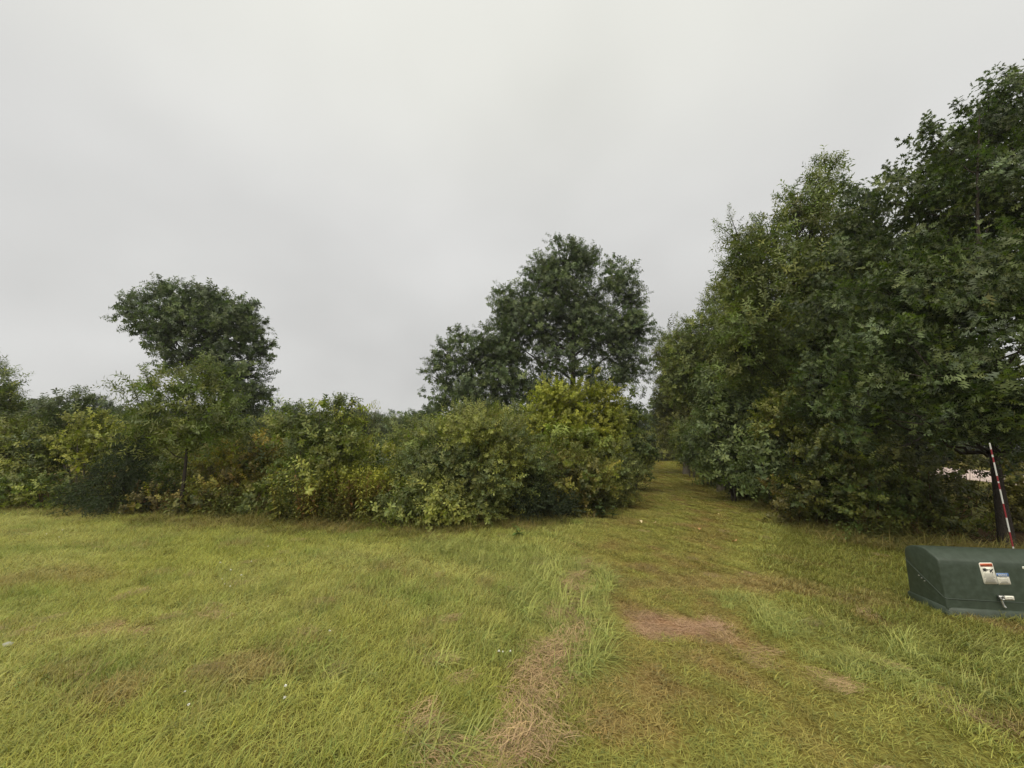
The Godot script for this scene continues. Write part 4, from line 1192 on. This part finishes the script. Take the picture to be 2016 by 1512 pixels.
	{"n": "olive_shrub", "l": "grey green round thicket at the front of the hedgerow", "c": "shrub", "k": "olive", "at": Vector3(-0.81, 0, -8.5), "r": 0.025, "lobes": [[-0.03, 1.82, 0.0, 0.81, 0.54, 1], [-0.56, 1.5, 0.0, 0.75, 0.54, 1], [0.51, 1.61, 0.0, 0.76, 0.54, 1], [0.83, 1.08, 0.0, 0.76, 0.54, 1], [-0.02, 0.98, 0.0, 0.97, 0.54, 1], [-0.87, 0.98, 0.0, 0.64, 0.49, 1], [-0.32, 0.41, 0.0, 0.86, 0.49, 1], [-1.17, 0.56, 0.0, 0.48, 0.49, 1], [0.31, 0.41, 0.0, 0.65, 0.38, 1], [-0.25, 2.09, 0.0, 0.43, 0.24, 0.6], [0.29, 2.14, 0.0, 0.38, 0.2, 0.6]], "g": "shrubs of the hedgerow", "stems": 9, "lai": 4.2},
	{"n": "olive_shrub", "l": "dark leaved skirt shrub at the front foot of the round thicket", "c": "shrub", "k": "aspen", "at": Vector3(-1.44, 0, -7.95), "r": 0.015, "lobes": [[-0.01, 0.43, 0.0, 0.5, 0.36, 1], [-0.5, 0.29, 0.0, 0.44, 0.28, 1], [0.38, 0.24, 0.0, 0.4, 0.25, 1], [-0.89, 0.34, 0.0, 0.39, 0.25, 1]], "g": "shrubs of the hedgerow", "stems": 7, "lai": 3.5, "color": Color(0.108, 0.136, 0.042)},
	{"n": "rose_bush", "l": "rose bush with orange tinged leaves right of the round thicket", "c": "shrub", "k": "bramble", "at": Vector3(1.17, 0, -9.3), "r": 0.02, "lobes": [[-0.21, 1.21, 0.0, 0.59, 0.31, 1], [0.36, 0.98, 0.0, 0.64, 0.36, 1], [0.82, 0.81, 0.0, 0.52, 0.38, 1], [0.01, 0.7, 0.0, 0.71, 0.48, 1], [0.47, 0.42, 0.0, 0.58, 0.36, 1], [-0.57, 0.93, 0.0, 0.47, 0.48, 1]], "g": "shrubs of the hedgerow", "stems": 8, "lai": 3.4, "color": Color(0.16, 0.175, 0.045), "color2": Color(0.399, 0.227, 0.055), "share2": 0.16},
	{"n": "olive_shrub", "l": "grey leaved shrub beside the track at the right end of the hedgerow", "c": "shrub", "k": "olive", "at": Vector3(2.65, 0, -10.4), "r": 0.02, "lobes": [[-0.01, 1.18, 0.0, 0.54, 0.46, 1], [-0.36, 0.61, 0.0, 0.58, 0.46, 1], [0.16, 0.67, 0.0, 0.41, 0.4, 1], [-0.31, 0.17, 0.0, 0.45, 0.27, 1]], "g": "shrubs of the hedgerow", "stems": 7, "lai": 4},
	{"n": "dogwood_shrub", "l": "dark upright shrub at the left edge of the track behind the rose bush", "c": "shrub", "k": "wide", "at": Vector3(4.11, 0, -14.0), "r": 0.03, "lobes": [[0.05, 2.92, 0.0, 0.48, 0.54, 1], [-0.16, 2.2, 0.0, 0.65, 0.64, 1], [0.3, 1.5, 0.0, 0.51, 0.63, 1], [-0.29, 1.33, 0.0, 0.65, 0.64, 1], [0.34, 0.89, 0.0, 0.41, 0.39, 1]], "g": "shrubs of the hedgerow", "stems": 6, "lai": 4.5, "color": Color(0.069, 0.099, 0.042)},
	{"n": "spruce_tree", "l": "low dark young spruce tucked in the foot of the round thicket", "c": "tree", "k": "spruce", "at": Vector3(0.4, 0, -8.75), "r": 0.03, "lobes": [[0.0, 0.96, 0.0, 0.25, 0.27, 1], [0.0, 0.59, 0.0, 0.47, 0.27, 1], [0.05, 0.27, 0.0, 0.67, 0.22, 1], [0.38, 0.17, 0.0, 0.5, 0.18, 1]], "lai": 3.6, "size": 1.2},
	{"n": "grape_vine", "l": "pale green vine draped over the left shoulder of the round thicket", "c": "vine", "k": "wide", "at": Vector3(-1.84, 0, -9.2), "r": 0.01, "lobes": [[0.0, 1.62, 0.0, 0.32, 0.21, 1], [-0.22, 1.33, 0.0, 0.3, 0.23, 1], [0.17, 1.85, 0.0, 0.23, 0.14, 1]], "lai": 2.6, "stems": 3, "color": Color(0.215, 0.259, 0.069)},
	{"n": "grape_vine", "l": "pale green vine trailing across the front of the bright yellow tree", "c": "vine", "k": "wide", "at": Vector3(1.61, 0, -9.9), "r": 0.01, "lobes": [[-0.21, 1.69, 0.0, 0.5, 0.15, 1], [0.36, 1.65, 0.0, 0.35, 0.11, 1], [-0.58, 1.75, 0.0, 0.31, 0.15, 1]], "lai": 2.2, "stems": 3, "color": Color(0.23, 0.273, 0.061)},
	{"n": "aspen_tree", "l": "slender green tree between the yellow tree and the lower oak", "c": "tree", "k": "aspen", "at": Vector3(0.19, 0, -12.5), "r": 0.05, "lobes": [[0.0, 2.29, 0.0, 0.72, 0.56, 1], [-0.48, 1.97, 0.0, 0.64, 0.48, 1], [0.47, 1.81, 0.0, 0.72, 0.64, 1]], "g": "shrubs of the hedgerow", "lai": 3.4, "color": Color(0.138, 0.152, 0.042)},
	{"n": "broadleaf_tree", "l": "hazy far tree seen through the gap left of the lower oak", "c": "tree", "k": "oak_far", "at": Vector3(-10.43, 0, -40.0), "r": 0.18, "lobes": [[-0.17, 4.02, 0.0, 1.48, 1.28, 1], [-1.4, 3.0, 0.0, 1.47, 1.28, 1], [1.4, 3.0, 0.0, 1.49, 1.43, 1]], "g": "distant trees beyond the hedgerow", "lai": 4, "size": 1.3},
	{"n": "broadleaf_tree", "l": "taller far tree touching the lower oak at its left", "c": "tree", "k": "oak_far", "at": Vector3(-6.73, 0, -34.0), "r": 0.18, "lobes": [[-0.35, 4.29, 0.0, 1.11, 0.87, 1], [-0.96, 3.21, 0.0, 1.48, 1.22, 1], [0.75, 3.64, 0.0, 1.28, 1.22, 1]], "g": "distant trees beyond the hedgerow", "lai": 4, "size": 1.2},
	{"n": "willow_tree", "l": "rounded mid distance tree in the gap behind the yellowing stalks", "c": "tree", "k": "cherry", "at": Vector3(-5.56, 0, -20.0), "r": 0.1, "lobes": [[0.03, 2.25, 0.0, 0.79, 0.56, 1], [-0.57, 1.5, 0.0, 0.93, 0.77, 1], [0.69, 1.5, 0.0, 0.94, 0.82, 1], [0.09, 0.76, 0.0, 1.23, 0.64, 1]], "lai": 4.5, "size": 1.4},
	{"n": "willow_tree", "l": "pale yellow green mid distance bush at the left of the grape vine", "c": "tree", "k": "aspen", "at": Vector3(-3.7, 0, -16.0), "r": 0.05, "lobes": [[-0.07, 1.86, 0.0, 0.36, 0.31, 1], [0.01, 1.4, 0.0, 0.48, 0.37, 1]], "lai": 4.0, "color": Color(0.2, 0.197, 0.048)},
	{"n": "broadleaf_tree", "l": "silvery far tree right of the young shrub with upright shoots", "c": "tree", "k": "aspen", "at": Vector3(-8.78, 0, -24.0), "r": 0.14, "lobes": [[-0.35, 3.25, 0.0, 0.86, 0.55, 1], [-0.92, 2.71, 0.0, 0.99, 0.77, 1], [0.46, 2.55, 0.0, 0.72, 0.77, 1]], "g": "distant trees beyond the hedgerow", "lai": 4.2, "size": 1.5, "color": Color(0.092, 0.114, 0.055)},
	{"n": "broadleaf_tree", "l": "dark far tree low on the skyline of the gap", "c": "tree", "k": "oak_far", "at": Vector3(-16.51, 0, -50.0), "r": 0.18, "lobes": [[-0.24, 4.52, 0.0, 1.33, 1.02, 1], [-1.46, 3.7, 0.0, 1.32, 1.02, 1], [1.08, 3.7, 0.0, 1.46, 1.15, 1]], "g": "distant trees beyond the hedgerow", "lai": 4, "size": 1.5},
	{"n": "oak_tree", "l": "lone oak with a windswept umbrella crown on the left", "c": "tree", "k": "oak_far", "at": Vector3(-13.79, 0, -20.0), "r": 0.24, "lobes": [[-4.39, 9.45, 0.0, 0.93, 0.72, 1], [-6.0, 8.55, 0.0, 0.78, 0.66, 1], [-2.38, 8.33, 0.0, 1.21, 1.02, 1], [-4.22, 8.19, 0.0, 1.16, 0.87, 1], [-3.25, 8.89, 0.0, 0.89, 0.82, 1], [-1.78, 8.89, 0.0, 0.86, 0.66, 1], [-0.55, 8.61, 0.0, 0.72, 0.61, 1], [0.35, 7.64, 0.0, 0.64, 0.77, 1], [-4.96, 7.78, 0.0, 0.8, 0.61, 1], [-2.81, 7.5, 0.0, 1.2, 0.77, 1], [-0.91, 7.1, 0.0, 1.14, 0.97, 1], [0.87, 6.42, 0.0, 0.43, 0.77, 1], [-3.59, 6.42, 0.0, 0.94, 0.66, 0.8], [-5.01, 7.18, 0.0, 0.76, 0.61, 1], [-4.02, 5.75, 0.0, 0.77, 0.61, 0.7], [0.35, 5.09, 0.0, 0.77, 0.92, 1], [0.72, 4.04, 0.0, 0.73, 0.72, 1], [-1.01, 5.62, 0.0, 1.24, 1.28, 1], [-2.15, 6.42, 0.0, 1.01, 1.02, 1], [-0.06, 4.04, 0.0, 0.84, 0.87, 1], [-6.47, 9.03, 0.0, 0.33, 0.41, 0.7], [-4.47, 7.1, 0.0, 0.73, 0.36, 0.7], [-0.74, 7.92, 0.0, 1.05, 0.87, 1], [-2.5, 9.31, 0.0, 0.81, 0.56, 1]], "g": "big oaks standing behind the hedgerow", "lai": 3.7, "full": 0.12, "shoots": 2},
	{"n": "cherry_tree", "l": "young tree with a straight slim trunk at the front of the hedgerow", "c": "tree", "k": "cherry", "at": Vector3(-7.25, 0, -9.0), "r": 0.05, "lobes": [[0.1, 3.06, 0.0, 0.36, 0.34, 1], [0.44, 2.64, 0.0, 0.41, 0.4, 1], [-0.39, 2.76, 0.0, 0.4, 0.37, 1], [-0.98, 2.88, 0.0, 0.34, 0.3, 0.55], [-1.29, 2.59, 0.0, 0.25, 0.25, 0.6], [-0.55, 2.24, 0.0, 0.52, 0.37, 1], [0.28, 2.07, 0.0, 0.54, 0.4, 1], [-0.14, 1.78, 0.0, 0.49, 0.28, 1], [0.75, 1.95, 0.0, 0.33, 0.46, 1], [-0.96, 1.9, 0.0, 0.34, 0.34, 1]], "lai": 3.0, "size": 0.9},
	{"n": "cherry_shrub", "l": "young leafy shrub with upright shoots left of the yellowing stalks", "c": "shrub", "k": "aspen", "at": Vector3(-4.04, 0, -8.5), "r": 0.022, "lobes": [[-0.54, 1.98, 0.0, 0.29, 0.33, 1], [-0.06, 2.14, 0.0, 0.39, 0.33, 1], [0.38, 2.03, 0.0, 0.35, 0.33, 1], [-0.24, 1.61, 0.0, 0.53, 0.38, 1], [0.41, 1.55, 0.0, 0.42, 0.41, 1], [0.13, 1.08, 0.0, 0.59, 0.41, 1], [-0.46, 1.13, 0.0, 0.33, 0.43, 1], [0.58, 2.36, 0.0, 0.22, 0.15, 0.6], [0.03, 2.4, 0.0, 0.26, 0.15, 0.6], [-0.27, 0.67, 0.0, 0.58, 0.3, 1]], "g": "shrubs of the hedgerow", "stems": 8, "lai": 3.1},
	{"n": "maple_shrub", "l": "yellow green shrub standing behind the dark young spruce on the left", "c": "shrub", "k": "maple", "at": Vector3(-11.17, 0, -10.8), "r": 0.03, "lobes": [[-0.34, 2.07, 0.0, 0.36, 0.33, 1], [0.19, 1.77, 0.0, 0.43, 0.36, 1], [-0.79, 1.5, 0.0, 0.37, 0.36, 1], [-1.0, 1.17, 0.0, 0.32, 0.3, 1], [0.59, 1.37, 0.0, 0.44, 0.41, 1], [-0.26, 1.17, 0.0, 0.47, 0.39, 1]], "g": "shrubs of the hedgerow", "stems": 6, "lai": 3.4, "color": Color(0.215, 0.227, 0.042), "color2": Color(0.384, 0.364, 0.055)},
	{"n": "spruce_tree", "l": "broad dark young spruce at the left front of the hedgerow", "c": "tree", "k": "spruce", "at": Vector3(-8.88, 0, -9.4), "r": 0.06, "lobes": [[-0.06, 1.33, 0.0, 0.19, 0.34, 1], [-0.14, 0.92, 0.0, 0.41, 0.36, 1], [-0.25, 0.52, 0.0, 0.64, 0.34, 1], [0.07, 0.3, 0.0, 0.69, 0.26, 1]], "lai": 3.6, "size": 1.2},
	{"n": "sumac_tree", "l": "dark slim tree with long compound leaves rising above the left shrubs", "c": "tree", "k": "sumac", "at": Vector3(-12.54, 0, -11.5), "r": 0.05, "lobes": [[-0.12, 2.74, 0.0, 0.26, 0.32, 1], [-0.52, 2.52, 0.0, 0.34, 0.32, 1], [-0.94, 2.37, 0.0, 0.33, 0.32, 1], [-0.16, 2.15, 0.0, 0.39, 0.44, 1], [-0.71, 1.93, 0.0, 0.38, 0.44, 1]], "lai": 3.4},
	{"n": "olive_shrub", "l": "dusky shrub mass at the far left of the hedgerow", "c": "shrub", "k": "aspen", "at": Vector3(-12.65, 0, -10.6), "r": 0.03, "lobes": [[-0.5, 1.9, 0.0, 0.42, 0.49, 1], [0.11, 1.5, 0.0, 0.43, 0.54, 1], [-0.62, 1.11, 0.0, 0.42, 0.61, 1], [0.12, 0.72, 0.0, 0.52, 0.61, 1], [-1.39, 1.63, 0.0, 0.49, 0.68, 1], [-1.07, 0.72, 0.0, 0.49, 0.68, 1]], "g": "shrubs of the hedgerow", "stems": 8, "lai": 4.2, "color": Color(0.077, 0.103, 0.042)},
	{"n": "cherry_tree", "l": "tree cut by the left edge of the photo, standing above the shrubs", "c": "tree", "k": "cherry", "at": Vector3(-17.28, 0, -13.5), "r": 0.08, "lobes": [[-0.21, 3.57, 0.0, 0.28, 0.55, 1], [-0.54, 3.04, 0.0, 0.52, 0.86, 1], [0.15, 3.04, 0.0, 0.17, 0.34, 1], [-1.42, 3.92, 0.0, 0.51, 0.86, 1]], "lai": 3.4},
	{"n": "broadleaf_tree", "l": "small rounded far tree behind the dark slim tree", "c": "tree", "k": "oak_far", "at": Vector3(-34.92, 0, -34.0), "r": 0.15, "lobes": [[-0.73, 4.94, 0.0, 0.84, 0.69, 1], [-1.27, 4.29, 0.0, 0.89, 0.78, 1], [0.25, 4.29, 0.0, 0.67, 0.78, 1]], "g": "distant trees beyond the hedgerow", "lai": 4.5, "size": 1.3},
	{"n": "broadleaf_tree", "l": "far tree on the skyline between the lone oak and the young shrub", "c": "tree", "k": "oak_far", "at": Vector3(-21.34, 0, -38.0), "r": 0.18, "lobes": [[-0.35, 4.96, 0.0, 1.01, 0.78, 1], [-1.1, 4.13, 0.0, 1.17, 0.87, 1], [1.07, 4.28, 0.0, 1.11, 0.87, 1]], "g": "distant trees beyond the hedgerow", "lai": 4.5, "size": 1.4},
	{"n": "broadleaf_tree", "l": "lower far tree right below the lone oak's crown", "c": "tree", "k": "oak_far", "at": Vector3(-28.04, 0, -44.0), "r": 0.18, "lobes": [[-0.46, 4.49, 0.0, 1.23, 0.9, 1], [-1.84, 4.27, 0.0, 1.11, 0.79, 1], [0.98, 4.16, 0.0, 1.15, 0.79, 1]], "g": "distant trees beyond the hedgerow", "lai": 4.5, "size": 1.4},
	{"n": "bramble_bush", "l": "low bramble at the left front of the hedgerow", "c": "shrub", "k": "bramble", "at": Vector3(-11.07, 0, -9.8), "r": 0.01, "lobes": [[-0.7, 0.48, 0.0, 0.39, 0.35, 1], [0.04, 0.42, 0.0, 0.41, 0.33, 1], [0.68, 0.24, 0.0, 0.38, 0.25, 1], [-1.42, 0.42, 0.0, 0.38, 0.38, 1]], "g": "shrubs of the hedgerow", "stems": 6, "lai": 3.4},
	{"n": "bramble_bush", "l": "yellow leaved bramble behind the slim trunk", "c": "shrub", "k": "bramble", "at": Vector3(-6.89, 0, -10.2), "r": 0.012, "lobes": [[-0.52, 1.25, 0.0, 0.47, 0.34, 1], [0.14, 1.12, 0.0, 0.54, 0.39, 1], [0.62, 1.37, 0.0, 0.5, 0.39, 1], [-0.59, 0.75, 0.0, 0.42, 0.31, 1]], "g": "shrubs of the hedgerow", "stems": 7, "lai": 3.2, "color": Color(0.23, 0.22, 0.048), "color2": Color(0.507, 0.288, 0.055), "share2": 0.3},
	{"n": "bramble_bush", "l": "rust tinted bramble right of the slim trunk", "c": "shrub", "k": "bramble", "at": Vector3(-6.38, 0, -9.3), "r": 0.01, "lobes": [[-0.53, 0.64, 0.0, 0.38, 0.29, 1], [0.05, 0.59, 0.0, 0.49, 0.31, 1], [0.62, 0.64, 0.0, 0.4, 0.36, 1], [-0.26, 0.31, 0.0, 0.48, 0.24, 1]], "g": "shrubs of the hedgerow", "stems": 7, "lai": 3.0, "color": Color(0.131, 0.121, 0.038), "color2": Color(0.369, 0.152, 0.048), "share2": 0.14},
	{"n": "bramble_bush", "l": "fresh green bramble in front of the young leafy shrub", "c": "shrub", "k": "bramble", "at": Vector3(-5.03, 0, -8.75), "r": 0.01, "lobes": [[-0.25, 0.38, 0.0, 0.43, 0.29, 1], [0.31, 0.22, 0.0, 0.44, 0.27, 1], [0.74, 0.17, 0.0, 0.4, 0.22, 1], [-0.44, 0.17, 0.0, 0.28, 0.2, 1]], "g": "shrubs of the hedgerow", "stems": 7, "lai": 3.0, "color": Color(0.115, 0.152, 0.042)},
	{"n": "bramble_bush", "l": "low bramble round the foot of the slim trunk", "c": "shrub", "k": "bramble", "at": Vector3(-7.44, 0, -9.2), "r": 0.01, "lobes": [[-0.5, 0.32, 0.0, 0.35, 0.23, 1], [-0.93, 0.16, 0.0, 0.3, 0.16, 1], [0.32, 0.16, 0.0, 0.37, 0.19, 1]], "g": "shrubs of the hedgerow", "stems": 6, "lai": 2.6, "color": Color(0.115, 0.121, 0.042), "color2": Color(0.307, 0.152, 0.055), "share2": 0.3},
	{"n": "aspen_shrub", "l": "green shrub filling the hedgerow behind the young leafy shrub", "c": "shrub", "k": "aspen", "at": Vector3(-6.65, 0, -11.5), "r": 0.02, "lobes": [[-0.75, 1.79, 0.0, 0.55, 0.44, 1], [-0.11, 1.93, 0.0, 0.51, 0.44, 1], [0.31, 1.36, 0.0, 0.64, 0.59, 1], [-0.85, 1.36, 0.0, 0.49, 0.5, 1]], "g": "shrubs of the hedgerow", "stems": 6, "lai": 3.8, "color": Color(0.115, 0.136, 0.042)},
	{"n": "aspen_shrub", "l": "olive shrub filling the hedgerow behind the slim trunk", "c": "shrub", "k": "aspen", "at": Vector3(-10.33, 0, -11.8), "r": 0.02, "lobes": [[-0.68, 1.65, 0.0, 0.55, 0.48, 1], [0.26, 1.35, 0.0, 0.57, 0.54, 1], [1.17, 1.21, 0.0, 0.53, 0.54, 1], [-1.17, 1.94, 0.0, 0.38, 0.36, 1], [1.91, 1.21, 0.0, 0.55, 0.54, 1]], "g": "shrubs of the hedgerow", "stems": 6, "lai": 4, "color": Color(0.123, 0.136, 0.042)},
	{"n": "aspen_shrub", "l": "yellowish shrub at the back of the stand of stalks", "c": "shrub", "k": "maple", "at": Vector3(-3.98, 0, -12.0), "r": 0.02, "lobes": [[-0.67, 1.35, 0.0, 0.57, 0.34, 1], [0.02, 1.13, 0.0, 0.65, 0.37, 1], [0.7, 1.05, 0.0, 0.59, 0.37, 1], [-1.28, 1.35, 0.0, 0.42, 0.46, 1]], "g": "shrubs of the hedgerow", "stems": 6, "lai": 3.2, "color": Color(0.23, 0.227, 0.048)},
	{"n": "aspen_shrub", "l": "dull green shrub low behind the far left shrub mass", "c": "shrub", "k": "aspen", "at": Vector3(-15.76, 0, -14.0), "r": 0.02, "lobes": [[-1.08, 2.03, 0.0, 0.57, 0.57, 1], [-2.5, 2.03, 0.0, 0.54, 0.64, 1], [0.52, 2.03, 0.0, 0.48, 0.43, 1], [1.41, 2.03, 0.0, 0.5, 0.43, 1]], "g": "shrubs of the hedgerow", "stems": 6, "lai": 4, "size": 1.2}
]
